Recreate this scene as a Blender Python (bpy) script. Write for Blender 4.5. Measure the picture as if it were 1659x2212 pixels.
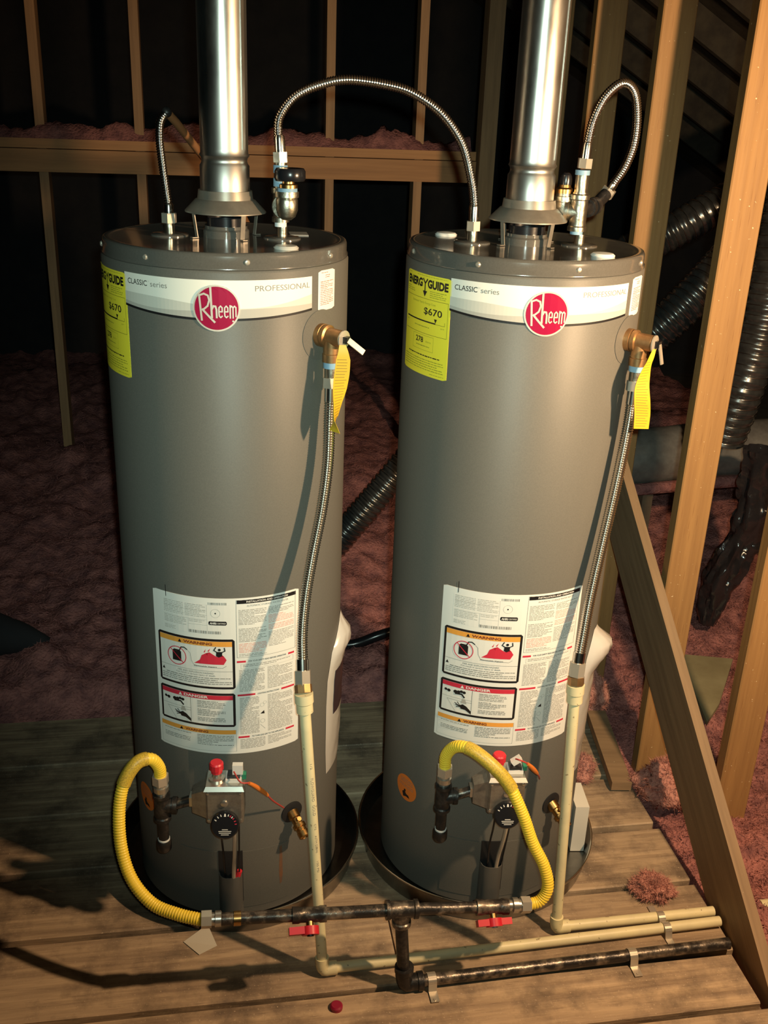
import bpy, bmesh, math, random
from mathutils import Vector, Matrix, noise

random.seed(11)
for o in list(bpy.data.objects):
    bpy.data.objects.remove(o)
scene = bpy.context.scene
COL = scene.collection
PI = math.pi

# ------------------------------------------------------------------ camera
PITCH, ROLL, CAM_Z, F_PX = 0.39317, 0.04003, 1.7301, 2163.24
cp, sp, cr_, sr_ = math.cos(PITCH), math.sin(PITCH), math.cos(ROLL), math.sin(ROLL)
fwd = Vector((0, cp, -sp)); rt0 = Vector((1, 0, 0)); up0 = Vector((0, sp, cp))
rt = cr_ * rt0 + sr_ * up0
upv = -sr_ * rt0 + cr_ * up0
cam_data = bpy.data.cameras.new('camera')
cam = bpy.data.objects.new('camera', cam_data)
COL.objects.link(cam)
M = Matrix((rt, upv, -fwd)).transposed().to_4x4()
M.translation = Vector((0, 0, CAM_Z))
cam.matrix_world = M
cam_data.sensor_fit = 'VERTICAL'
cam_data.sensor_height = 36.0
cam_data.sensor_width = 27.0
cam_data.lens = F_PX / 2212 * 36.0
cam_data.clip_start = 0.02
scene.camera = cam

# ------------------------------------------------------------------ world and light
world = bpy.data.worlds.new('world')
scene.world = world
world.use_nodes = True
world.node_tree.nodes['Background'].inputs[0].default_value = (0.25, 0.45, 0.6, 1)
world.node_tree.nodes['Background'].inputs[1].default_value = 0.0012

def point_light(name, loc, power, color, radius):
    d = bpy.data.lights.new(name, 'POINT')
    d.energy = power; d.color = color; d.shadow_soft_size = radius
    o = bpy.data.objects.new(name, d); COL.objects.link(o); o.location = loc
    return o
# the phone's own flash beside the lens, and the warm work lamp hung on the right of the deck
fl_d = bpy.data.lights.new('camera_flash', 'SPOT')
fl_d.energy = 122.0; fl_d.color = (0.76, 1.0, 0.88); fl_d.shadow_soft_size = 0.012
fl_d.spot_size = math.radians(66); fl_d.spot_blend = 1.0
fl_o = bpy.data.objects.new('camera_flash', fl_d); COL.objects.link(fl_o)
fl_o.location = (0.03, -0.02, 1.775)
fl_o.rotation_euler = (fwd + upv * 0.07).to_track_quat('-Z', 'Y').to_euler()
point_light('work_lamp', (0.978, 1.19, 1.60), 118.0, (1.0, 0.66, 0.37), 0.03)

scene.view_settings.view_transform = 'Standard'
scene.view_settings.look = 'None'
scene.view_settings.gamma = 1.0
scene.view_settings.use_curve_mapping = False
scene.view_settings.exposure = 0.0

# ------------------------------------------------------------------ materials
MATS = {}
def mat(name, col, rough=0.5, metal=0.0, col2=None, scale=20, stretch=(1, 1, 1), bump=0.0,
        bscale=None, lo=0.35, hi=0.65, coat=0.0, detail=5.0, rough2=None, rand=0.0,
        speck=None, speck_scale=120, speck_t=0.72, knots=None, trans=0.0, spec=0.5, dirt=None):
    m = bpy.data.materials.new(name); m.use_nodes = True
    nt = m.node_tree; N = nt.nodes; Lk = nt.links
    b = N['Principled BSDF']
    b.inputs['Roughness'].default_value = rough
    b.inputs['Metallic'].default_value = metal
    b.inputs['Specular IOR Level'].default_value = spec
    b.inputs['Base Color'].default_value = (*col, 1)
    if coat:
        b.inputs['Coat Weight'].default_value = coat
        b.inputs['Coat Roughness'].default_value = 0.08
    if trans:
        b.inputs['Transmission Weight'].default_value = trans
    tc = N.new('ShaderNodeTexCoord')
    mp = N.new('ShaderNodeMapping'); mp.inputs['Scale'].default_value = stretch
    Lk.new(tc.outputs['Object'], mp.inputs['Vector'])
    vec = mp.outputs['Vector']
    oi = N.new('ShaderNodeObjectInfo')
    if rand:
        ad = N.new('ShaderNodeVectorMath'); ad.operation = 'MULTIPLY_ADD'
        cx = N.new('ShaderNodeCombineXYZ')
        Lk.new(oi.outputs['Random'], cx.inputs[0]); Lk.new(oi.outputs['Random'], cx.inputs[1]); Lk.new(oi.outputs['Random'], cx.inputs[2])
        Lk.new(cx.outputs[0], ad.inputs[0]); ad.inputs[1].default_value = (37, 53, 71)
        Lk.new(vec, ad.inputs[2]); vec = ad.outputs[0]
    out = None
    if col2 is not None or rough2 is not None:
        nz = N.new('ShaderNodeTexNoise'); nz.inputs['Scale'].default_value = scale
        nz.inputs['Detail'].default_value = detail; nz.inputs['Roughness'].default_value = 0.6
        Lk.new(vec, nz.inputs['Vector'])
        rp = N.new('ShaderNodeMapRange'); rp.inputs[1].default_value = lo; rp.inputs[2].default_value = hi
        Lk.new(nz.outputs['Fac'], rp.inputs[0])
        if col2 is not None:
            mx = N.new('ShaderNodeMix'); mx.data_type = 'RGBA'
            mx.inputs[6].default_value = (*col, 1); mx.inputs[7].default_value = (*col2, 1)
            Lk.new(rp.outputs[0], mx.inputs[0]); out = mx.outputs[2]
        if rough2 is not None:
            m2 = N.new('ShaderNodeMapRange'); m2.inputs[3].default_value = rough; m2.inputs[4].default_value = rough2
            Lk.new(rp.outputs[0], m2.inputs[0]); Lk.new(m2.outputs[0], b.inputs['Roughness'])
    def overlay(fac, c):
        nonlocal out
        mx = N.new('ShaderNodeMix'); mx.data_type = 'RGBA'
        if out is not None: Lk.new(out, mx.inputs[6])
        else: mx.inputs[6].default_value = (*col, 1)
        mx.inputs[7].default_value = (*c, 1); Lk.new(fac, mx.inputs[0]); out = mx.outputs[2]
    if knots is not None:
        vo = N.new('ShaderNodeTexVoronoi'); vo.inputs['Scale'].default_value = knots[1]
        m3 = N.new('ShaderNodeMapping'); m3.inputs['Scale'].default_value = knots[2]
        Lk.new(vec, m3.inputs['Vector']); Lk.new(m3.outputs[0], vo.inputs['Vector'])
        r3 = N.new('ShaderNodeMapRange'); r3.inputs[1].default_value = 0.16; r3.inputs[2].default_value = 0.05
        Lk.new(vo.outputs['Distance'], r3.inputs[0]); overlay(r3.outputs[0], knots[0])
    if dirt is not None:
        n6 = N.new('ShaderNodeTexNoise'); n6.inputs['Scale'].default_value = dirt[1]; n6.inputs['Detail'].default_value = 7; n6.inputs['Roughness'].default_value = 0.65
        gm = N.new('ShaderNodeNewGeometry'); Lk.new(gm.outputs['Position'], n6.inputs['Vector'])
        r6 = N.new('ShaderNodeMapRange'); r6.inputs[1].default_value = dirt[2]; r6.inputs[2].default_value = dirt[3]; r6.inputs[4].default_value = 0.8
        Lk.new(n6.outputs['Fac'], r6.inputs[0]); overlay(r6.outputs[0], dirt[0])
    if speck is not None:
        n4 = N.new('ShaderNodeTexNoise'); n4.inputs['Scale'].default_value = speck_scale; n4.inputs['Detail'].default_value = 2
        Lk.new(tc.outputs['Object'], n4.inputs['Vector'])
        r4 = N.new('ShaderNodeMapRange'); r4.inputs[1].default_value = speck_t; r4.inputs[2].default_value = speck_t + 0.04
        Lk.new(n4.outputs['Fac'], r4.inputs[0]); overlay(r4.outputs[0], speck)
    if rand:
        hs = N.new('ShaderNodeHueSaturation')
        r5 = N.new('ShaderNodeMapRange'); r5.inputs[3].default_value = 1 - 0.25 * rand; r5.inputs[4].default_value = 1 + 0.25 * rand
        Lk.new(oi.outputs['Random'], r5.inputs[0]); Lk.new(r5.outputs[0], hs.inputs['Value'])
        if out is not None: Lk.new(out, hs.inputs['Color'])
        else: hs.inputs['Color'].default_value = (*col, 1)
        out = hs.outputs[0]
    if out is not None: Lk.new(out, b.inputs['Base Color'])
    if bump:
        n2 = N.new('ShaderNodeTexNoise'); n2.inputs['Scale'].default_value = bscale or scale
        n2.inputs['Detail'].default_value = 6
        Lk.new(vec, n2.inputs['Vector'])
        bp = N.new('ShaderNodeBump'); bp.inputs['Strength'].default_value = bump; bp.inputs['Distance'].default_value = 0.01
        Lk.new(n2.outputs['Fac'], bp.inputs['Height']); Lk.new(bp.outputs[0], b.inputs['Normal'])
    MATS[name] = m
    return m

mat('tank_paint', (0.115, 0.110, 0.096), 0.46, 0, (0.132, 0.125, 0.108), 420, spec=0.3)
mat('cap_paint', (0.10, 0.094, 0.082), 0.16, 0, (0.112, 0.105, 0.092), 300, coat=0.5)
mat('door_paint', (0.095, 0.092, 0.084), 0.34, 0)
mat('burner_dark', (0.012, 0.012, 0.013), 0.6)
mat('vent_metal', (0.62, 0.60, 0.55), 0.26, 1.0, (0.44, 0.43, 0.40), 9, (1, 1, 0.35), rough2=0.45)
mat('hood_metal', (0.30, 0.265, 0.215), 0.42, 0.45, (0.22, 0.195, 0.16), 25)
mat('stainless', (0.70, 0.66, 0.60), 0.20, 1.0)
mat('galvanized', (0.52, 0.48, 0.38), 0.36, 1.0, (0.40, 0.37, 0.30), 60, bump=0.15)
mat('bright_nut', (0.66, 0.60, 0.50), 0.30, 0.65)
mat('copper', (0.72, 0.36, 0.16), 0.36, 0.7)
mat('brass', (0.60, 0.36, 0.13), 0.32, 1.0, (0.42, 0.24, 0.09), 60)
mat('bronze', (0.50, 0.29, 0.13), 0.42, 0.85, (0.36, 0.20, 0.09), 50)
mat('black_iron', (0.022, 0.021, 0.021), 0.40, 0.4, (0.07, 0.058, 0.05), 45, lo=0.5, hi=0.7, bump=0.3)
mat('worn_iron', (0.05, 0.044, 0.04), 0.34, 0.6, (0.34, 0.28, 0.22), 34, lo=0.46, hi=0.70, bump=0.3)
mat('yellow_coat', (0.95, 0.69, 0.06), 0.36, 0, (0.90, 0.63, 0.05), 40)
mat('sleeve_tag', (0.66, 0.46, 0.05), 0.42, 0, (0.40, 0.28, 0.04), 420, lo=0.42, hi=0.6)
mat('cpvc', (0.80, 0.71, 0.42), 0.45, 0, (0.70, 0.62, 0.38), 18, speck=(0.35, 0.28, 0.16), speck_scale=90, speck_t=0.68)
mat('cpvc_print', (0.25, 0.22, 0.18), 0.6)
mat('blue_tape', (0.22, 0.38, 0.52), 0.5)
mat('white_tape', (0.72, 0.76, 0.76), 0.6)
mat('black_plastic', (0.012, 0.012, 0.014), 0.24)
mat('red_plastic', (0.62, 0.02, 0.035), 0.38)
mat('green_plastic', (0.02, 0.22, 0.12), 0.4)
mat('white_plastic', (0.75, 0.73, 0.68), 0.4)
mat('cast_alloy', (0.36, 0.33, 0.28), 0.42, 0.75, (0.27, 0.24, 0.21), 70, bump=0.1)
mat('alloy_bright', (0.55, 0.52, 0.46), 0.3, 0.85)
mat('orange_sheath', (0.72, 0.20, 0.03), 0.45)
mat('red_wire', (0.50, 0.06, 0.05), 0.45)
mat('label_white', (0.80, 0.79, 0.74), 0.42)
mat('band_white', (0.86, 0.83, 0.74), 0.32, coat=0.2)
mat('band_grey_a', (0.62, 0.60, 0.53), 0.32, coat=0.2)
mat('band_grey_b', (0.46, 0.44, 0.39), 0.32, coat=0.2)
mat('label_yellow', (0.95, 0.82, 0.05), 0.45)
mat('tag_yellow', (0.62, 0.40, 0.02), 0.5)
mat('tag_print', (0.30, 0.20, 0.02), 0.5)
mat('ink_black', (0.012, 0.011, 0.012), 0.42)
mat('ink_grey', (0.22, 0.21, 0.19), 0.5)
mat('ink_light', (0.42, 0.40, 0.36), 0.5)
mat('ink_red', (0.62, 0.03, 0.06), 0.45)
mat('ink_pink', (0.68, 0.30, 0.24), 0.5)
mat('ink_rust', (0.36, 0.12, 0.08), 0.5)
mat('ink_orange', (0.84, 0.36, 0.06), 0.45)
mat('ink_olive', (0.34, 0.33, 0.03), 0.5)
mat('ink_brown', (0.20, 0.035, 0.02), 0.5)
mat('ink_white', (0.80, 0.78, 0.73), 0.45)
mat('emblem_red', (0.42, 0.010, 0.06), 0.28, 0.3, coat=0.4)
mat('emblem_silver', (0.72, 0.66, 0.56), 0.35, 0.4)
mat('sticker_orange', (0.78, 0.20, 0.03), 0.5)
mat('bag_plastic', (0.58, 0.55, 0.50), 0.18, coat=0.4)
mat('booklet_dark', (0.05, 0.03, 0.035), 0.35)
mat('pan_metal', (0.30, 0.29, 0.27), 0.30, 1.0, (0.20, 0.195, 0.185), 14)
mat('pan_rim', (0.72, 0.68, 0.60), 0.22, 1.0)
mat('carton_white', (0.74, 0.71, 0.62), 0.6)
mat('pine', (0.39, 0.215, 0.078), 0.62, 0, (0.31, 0.165, 0.06), 1.0, (55, 55, 2.2), bump=0.12, rand=0.3,
    knots=((0.16, 0.06, 0.02), 1.0, (6, 6, 3.0)), speck=(0.85, 0.70, 0.42), speck_scale=150, speck_t=0.73)
mat('pine_dull', (0.44, 0.255, 0.125), 0.7, 0, (0.33, 0.19, 0.095), 1.0, (55, 55, 3), bump=0.1, rand=0.5)
mat('pine_beam', (0.60, 0.30, 0.125), 0.7, 0, (0.46, 0.225, 0.095), 1.0, (2, 50, 50), bump=0.1, rand=0.3)
mat('brace_wood', (0.30, 0.20, 0.11), 0.65, 0, (0.22, 0.145, 0.08), 1.0, (3, 50, 50), bump=0.1, speck=(0.6, 0.48, 0.32), speck_scale=160, speck_t=0.74)
mat('deck_wood', (0.54, 0.395, 0.25), 0.66, 0, (0.25, 0.175, 0.115), 1.0, (3.2, 46, 30), bump=0.45, lo=0.30, hi=0.70, rand=0.45,
    knots=((0.10, 0.06, 0.04), 1.0, (2.4, 8, 6)), speck=(0.50, 0.38, 0.26), speck_scale=230, speck_t=0.66, dirt=((0.11, 0.08, 0.058), 6.5, 0.46, 0.64))
mat('joist_wood', (0.22, 0.15, 0.09), 0.8, 0, (0.14, 0.09, 0.06), 12)
mat('plywood', (0.34, 0.30, 0.17), 0.7, 0, (0.26, 0.22, 0.12), 8)
mat('roof_board', (0.10, 0.085, 0.06), 0.85, 0, (0.06, 0.05, 0.04), 14)
mat('wall_dark', (0.03, 0.028, 0.03), 0.9, 0, (0.02, 0.02, 0.024), 8)
mat('drywall_under', (0.16, 0.14, 0.12), 0.9, 0, (0.10, 0.09, 0.08), 6)
mat('insulation', (0.49, 0.205, 0.182), 0.95, 0, (0.22, 0.095, 0.097), 22, detail=10, lo=0.38, hi=0.66, bump=1.0, bscale=110, spec=0.1)
mat('insulation_tuft', (0.70, 0.34, 0.27), 0.95, 0, (0.50, 0.22, 0.18), 70, bump=0.9, bscale=160, spec=0.1)
mat('duct_foil', (0.16, 0.16, 0.155), 0.24, 0.75, (0.09, 0.09, 0.088), 30, coat=0.3)
mat('duct_wrap', (0.20, 0.19, 0.17), 0.42, 0.0, (0.13, 0.12, 0.11), 20, coat=0.3, bump=0.35, bscale=14)
mat('black_sheet', (0.02, 0.018, 0.02), 0.14, 0, coat=0.6, bump=0.5, bscale=26)
mat('paper_scrap', (0.58, 0.53, 0.43), 0.7)
mat('streak_brown', (0.19, 0.085, 0.04), 0.6, 0, (0.13, 0.08, 0.055), 60)
mat('maroon_plastic', (0.28, 0.01, 0.04), 0.4)

# ------------------------------------------------------------------ mesh helpers
WLOC = {}
def basis(ax):
    ax = Vector(ax).normalized()
    h = Vector((0, 0, 1)) if abs(ax.z) < 0.9 else Vector((1, 0, 0))
    a = h.cross(ax).normalized(); b = ax.cross(a).normalized()
    return a, b, ax

class MB:
    def __init__(s): s.v = []; s.f = []
    def add(s, vs, fs):
        n = len(s.v); s.v += [tuple(x) for x in vs]; s.f += [tuple(i + n for i in f) for f in fs]; return s
    def box(s, c, size, ax=None):
        hx, hy, hz = [k / 2 for k in size]; c = Vector(c)
        X, Y, Z = [Vector(a) for a in (ax or ((1, 0, 0), (0, 1, 0), (0, 0, 1)))]
        vs = [c + X * a * hx + Y * b * hy + Z * d * hz for d in (-1, 1) for b in (-1, 1) for a in (-1, 1)]
        return s.add(vs, [(0, 2, 3, 1), (4, 5, 7, 6), (0, 1, 5, 4), (2, 6, 7, 3), (0, 4, 6, 2), (1, 3, 7, 5)])
    def hexa(s, p):   # 4 bottom + 4 top, counter-clockwise
        return s.add(p, [(3, 2, 1, 0), (4, 5, 6, 7), (0, 1, 5, 4), (1, 2, 6, 5), (2, 3, 7, 6), (3, 0, 4, 7)])
    def lathe(s, prof, o=(0, 0, 0), ax=(0, 0, 1), seg=32, phase=0.0):
        a, b, d = basis(ax); o = Vector(o); vs = []; fs = []; rows = []
        for r, h in prof:
            if r < 1e-7:
                rows.append([len(vs)]); vs.append(o + d * h)
            else:
                rows.append(list(range(len(vs), len(vs) + seg)))
                vs += [o + d * h + (a * math.cos(phase + 2 * PI * k / seg) + b * math.sin(phase + 2 * PI * k / seg)) * r for k in range(seg)]
        for p, q in zip(rows, rows[1:]):
            if len(p) == 1 and len(q) == 1: continue
            for k in range(seg):
                k2 = (k + 1) % seg
                if len(p) == 1: fs.append((p[0], q[k2], q[k]))
                elif len(q) == 1: fs.append((p[k], p[k2], q[0]))
                else: fs.append((p[k], p[k2], q[k2], q[k]))
        return s.add(vs, fs)
    def cyl(s, p0, p1, r0, r1=None, seg=24, ph=0.0):
        p0, p1 = Vector(p0), Vector(p1); L = (p1 - p0).length; r1 = r0 if r1 is None else r1
        return s.lathe([(0, 0), (r0, 0), (r1, L), (0, L)], p0, p1 - p0, seg, ph)
    def ring(s, p0, p1, ri, ro, seg=24):
        p0, p1 = Vector(p0), Vector(p1); L = (p1 - p0).length
        return s.lathe([(ri, 0), (ro, 0), (ro, L), (ri, L), (ri, 0)], p0, p1 - p0, seg)
    def tube(s, path, r, seg=12, caps=True):
        P = [Vector(p) for p in path]; n = len(P)
        R = r if isinstance(r, (list, tuple)) else [r] * n
        T = [(P[min(i + 1, n - 1)] - P[max(i - 1, 0)]).normalized() for i in range(n)]
        a, b, _ = basis(T[0]); vs = []; fs = []
        for i in range(n):
            a = (a - T[i] * a.dot(T[i])).normalized(); b = T[i].cross(a)
            vs += [P[i] + (a * math.cos(2 * PI * k / seg) + b * math.sin(2 * PI * k / seg)) * R[i] for k in range(seg)]
        for i in range(n - 1):
            for k in range(seg):
                k2 = (k + 1) % seg
                fs.append((i * seg + k, i * seg + k2, (i + 1) * seg + k2, (i + 1) * seg + k))
        if caps:
            fs.append(tuple(range(seg - 1, -1, -1))); fs.append(tuple((n - 1) * seg + k for k in range(seg)))
        return s.add(vs, fs)
    def sphere(s, c, r, seg=16, rings=8, sc=(1, 1, 1)):
        vs = []; n = len(s.v)
        t = MB(); t.lathe([(r * math.sin(PI * i / rings), -r * math.cos(PI * i / rings)) for i in range(rings + 1)], (0, 0, 0), (0, 0, 1), seg)
        c = Vector(c)
        return s.add([(c.x + v[0] * sc[0], c.y + v[1] * sc[1], c.z + v[2] * sc[2]) for v in t.v], t.f)
    def build(s, name, m, parent=None, base=None, angle=32, smooth=True, rotz=0.0):
        off = WLOC[parent.name] if parent else Vector(base if base is not None else (0, 0, 0))
        me = bpy.data.meshes.new(name)
        me.from_pydata([(x - off[0], y - off[1], z - off[2]) for x, y, z in s.v], [], s.f)
        bm = bmesh.new(); bm.from_mesh(me); bmesh.ops.recalc_face_normals(bm, faces=bm.faces); bm.to_mesh(me); bm.free()
        if smooth:
            me.polygons.foreach_set('use_smooth', [True] * len(me.polygons))
            me.set_sharp_from_angle(angle=math.radians(angle))
        me.materials.append(MATS[m])
        o = bpy.data.objects.new(name, me); COL.objects.link(o)
        if parent: o.parent = parent
        else: o.location = off
        WLOC[o.name] = Vector(off)
        return o

def tag(o, label, cat=None, group=None, kind=None):
    o['label'] = label
    if cat: o['category'] = cat
    if group: o['group'] = group
    if kind: o['kind'] = kind
    return o
def thing(name, label, cat, loc, group=None, kind=None):
    o = bpy.data.objects.new(name, None); COL.objects.link(o); o.location = loc
    o.empty_display_size = 0.05
    WLOC[o.name] = Vector(loc)
    return tag(o, label, cat, group, kind)

def spline(pts, n):
    P = [Vector(p) for p in pts]; P = [2 * P[0] - P[1]] + P + [2 * P[-1] - P[-2]]
    fine = []
    for i in range(1, len(P) - 2):
        p0, p1, p2, p3 = P[i - 1:i + 3]
        for k in range(24):
            t = k / 24
            fine.append(0.5 * ((2 * p1) + (p2 - p0) * t + (2 * p0 - 5 * p1 + 4 * p2 - p3) * t * t + (3 * p1 - p0 - 3 * p2 + p3) * t ** 3))
    fine.append(P[-2])
    d = [0.0]
    for a, b in zip(fine, fine[1:]): d.append(d[-1] + (b - a).length)
    out = []; j = 0
    for k in range(n):
        t = d[-1] * k / (n - 1)
        while j < len(d) - 2 and d[j + 1] < t: j += 1
        w = (t - d[j]) / max(d[j + 1] - d[j], 1e-9)
        out.append(fine[j].lerp(fine[j + 1], min(max(w, 0), 1)))
    return out, d[-1]
def corrugated(pts, r, pitch, depth, seg=14):
    _, L = spline(pts, 4); ribs = max(2, int(L / pitch)); n = ribs * 4 + 1
    P, _ = spline(pts, n)
    R = [r - depth * (0.5 - 0.5 * math.cos(2 * PI * i / 4)) * 1.0 for i in range(n)]
    return MB().tube(P, R, seg)

CS, SN = 0.98481, 0.17365       # the deck and the wall frames run 10 degrees off the camera's axis
def UV(u, v, z=0.0): return Vector((CS * u - SN * v, SN * u + CS * v, z))
UX, VX, ZX = Vector((CS, SN, 0)), Vector((-SN, CS, 0)), Vector((0, 0, 1))
DA = math.atan2(SN, CS)
def ubox(mb, u0, u1, v0, v1, z0, z1):
    return mb.box(UV((u0 + u1) / 2, (v0 + v1) / 2, (z0 + z1) / 2), (u1 - u0, v1 - v0, z1 - z0), (UX, VX, ZX))

# ------------------------------------------------------------------ text as flat outlines
TXT = {}
def text_mesh(s, bold=0.0):
    k = (s, bold)
    if k in TXT: return TXT[k]
    cu = bpy.data.curves.new('t', 'FONT'); cu.body = s; cu.size = 1.0; cu.offset = bold; cu.resolution_u = 3
    ob = bpy.data.objects.new('t', cu); COL.objects.link(ob)
    bpy.context.view_layer.update()
    me = bpy.data.meshes.new_from_object(ob.evaluated_get(bpy.context.evaluated_depsgraph_get()))
    vs = [(v.co.x, v.co.y) for v in me.vertices]; fs = [tuple(p.vertices) for p in me.polygons]
    bpy.data.objects.remove(ob); bpy.data.curves.remove(cu); bpy.data.meshes.remove(me)
    x0 = min(v[0] for v in vs); x1 = max(v[0] for v in vs); y0 = min(v[1] for v in vs); y1 = max(v[1] for v in vs)
    TXT[k] = (vs, fs, x0, x1, y0, y1)
    return TXT[k]

R = 0.235
class Sticker:
    """Flat artwork in millimetres (x right, y down) laid round the tank jacket."""
    def __init__(s, th0, z1, r=R, base_off=0.0006):
        s.th0, s.z1, s.r, s.off = math.radians(th0), z1, r, base_off; s.L = {}; s.poly_jobs = {}
    def pt(s, x, y, off):
        t = s.th0 + x / 1000.0 / s.r; q = s.r + off
        return (q * math.sin(t), -q * math.cos(t), s.z1 - y / 1000.0)
    def mb(s, m): return s.L.setdefault(m, MB())
    def rect(s, m, x, y, w, h, lay=1, step=12.0):
        n = max(1, int(math.ceil(abs(w) / step))); o = s.off + 0.00035 * lay; vs = []
        for i in range(n + 1):
            xx = x + w * i / n; vs += [s.pt(xx, y, o), s.pt(xx, y + h, o)]
        s.mb(m).add(vs, [(2 * i, 2 * i + 1, 2 * i + 3, 2 * i + 2) for i in range(n)])
    def grid(s, m, x, w, ytop, ybot, lay=1, n=24):
        o = s.off + 0.00035 * lay; vs = []
        for i in range(n + 1):
            xx = x + w * i / n; vs += [s.pt(xx, ytop(xx), o), s.pt(xx, ybot(xx), o)]
        s.mb(m).add(vs, [(2 * i, 2 * i + 1, 2 * i + 3, 2 * i + 2) for i in range(n)])
    def flat(s, m, vs, fs, lay=1, cut=14.0):
        me = bpy.data.meshes.new('f'); me.from_pydata([(x, y, 0) for x, y in vs], [], fs)
        bm = bmesh.new(); bm.from_mesh(me); bpy.data.meshes.remove(me)
        xs = [v[0] for v in vs]; a = min(xs) + cut
        while a < max(xs) - 1:
            bmesh.ops.bisect_plane(bm, geom=bm.verts[:] + bm.edges[:] + bm.faces[:], plane_co=(a, 0, 0), plane_no=(1, 0, 0)); a += cut
        o = s.off + 0.00035 * lay
        bm.verts.index_update()
        s.mb(m).add([s.pt(v.co.x, v.co.y, o) for v in bm.verts], [tuple(v.index for v in f.verts) for f in bm.faces])
        bm.free()
    def poly(s, m, pts, lay=1):
        bm = bmesh.new(); f = bm.faces.new([bm.verts.new((x, y, 0)) for x, y in pts])
        bmesh.ops.triangulate(bm, faces=[f]); bm.verts.index_update()
        vs = [(v.co.x, v.co.y) for v in bm.verts]; fs = [tuple(v.index for v in g.verts) for g in bm.faces]; bm.free()
        s.flat(m, vs, fs, lay)
    def disc(s, m, x, y, rx, ry, lay=1, n=36):
        s.poly(m, [(x + rx * math.cos(2 * PI * k / n), y + ry * math.sin(2 * PI * k / n)) for k in range(n)], lay)
    def ringd(s, m, x, y, ro, ri, lay=1, n=36):
        o = s.off + 0.00035 * lay; vs = []
        for k in range(n):
            c, q = math.cos(2 * PI * k / n), math.sin(2 * PI * k / n); vs += [s.pt(x + ro * c, y + ro * q, o), s.pt(x + ri * c, y + ri * q, o)]
        s.mb(m).add(vs, [(2 * k, 2 * k + 1, (2 * k + 3) % (2 * n), (2 * k + 2) % (2 * n)) for k in range(n)])
    def stroke(s, m, pts, w, lay=1):
        for (x0, y0), (x1, y1) in zip(pts, pts[1:]):
            d = math.hypot(x1 - x0, y1 - y0) or 1; nx, ny = -(y1 - y0) / d * w / 2, (x1 - x0) / d * w / 2; ex, ey = (x1 - x0) / d * w * .3, (y1 - y0) / d * w * .3
            s.flat(m, [(x0 + nx - ex, y0 + ny - ey), (x0 - nx - ex, y0 - ny - ey), (x1 - nx + ex, y1 - ny + ey), (x1 + nx + ex, y1 + ny + ey)], [(0, 1, 2, 3)], lay)
    def frame(s, m, x, y, w, h, t, lay=1):
        s.rect(m, x, y, w, t, lay); s.rect(m, x, y + h - t, w, t, lay); s.rect(m, x, y + t, t, h - 2 * t, lay); s.rect(m, x + w - t, y + t, t, h - 2 * t, lay)
    def text(s, m, st, x, y, h, w=None, lay=2, bold=0.0):
        """Top-left at x,y; cap height h; total width w (None keeps proportions)."""
        vs, fs, x0, x1, y0, y1 = text_mesh(st, bold)
        k = h / (y1 - y0); kx = k if w is None else w / (x1 - x0)
        s.flat(m, [(x + (a - x0) * kx, y + (y1 - b) * k) for a, b in vs], fs, lay)
    def lines(s, m, x, y, w, h, pitch=3.4, t=1.3, lay=1, fill=0.9, seed=0):
        rnd = random.Random(seed); yy = y
        while yy + t <= y + h:
            xx = x; end = x + w * (1 if rnd.random() < 0.75 else rnd.uniform(0.4, 0.9))
            while xx < end - 1.5:
                l = min(rnd.uniform(3, 11), end - xx)
                s.rect(m, xx, yy, l, t * rnd.uniform(0.75, 1.0), lay); xx += l + rnd.uniform(0.9, 1.7)
            yy += pitch
    def sheet(s, m, w, h, corner=3.0, thick=0.0005):
        n = max(6, int(w / 8)); mb = MB(); vs = []
        for i in range(n + 1):
            x = w * i / n; e = min(x, w - x); c = 0.0
            if e < corner: c = corner - math.sqrt(max(0, corner ** 2 - (corner - e) ** 2))
            vs += [s.pt(x, c, s.off), s.pt(x, h - c, s.off), s.pt(x, c, -0.001), s.pt(x, h - c, -0.001)]
        fs = []
        for i in range(n):
            a, b = 4 * i, 4 * i + 4
            fs += [(a, a + 1, b + 1, b), (a, b, b + 2, a + 2), (a + 1, a + 3, b + 3, b + 1)]
        fs += [(0, 2, 3, 1), (4 * n, 4 * n + 1, 4 * n + 3, 4 * n + 2)]
        mb.add(vs, fs); return mb
    def finish(s, parent, names=None):
        off = WLOC[parent.name]
        for m, mb in s.L.items():
            mb.v = [(x + off[0], y + off[1], z + off[2]) for x, y, z in mb.v]
            nm = (names or {}).get(m) or m.replace('ink_', '') + '_print'
            ob = mb.build(nm, m, parent, smooth=False)
            if not names: ob['kind'] = 'stuff'
        s.L = {}

def shifted(mb, o):
    mb.v = [(x + o[0], y + o[1], z + o[2]) for x, y, z in mb.v]; return mb

# ------------------------------------------------------------------ the setting
LC = Vector((-0.3238, 1.9733, 0)); RC = Vector((0.2590, 2.0393, 0))

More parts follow.
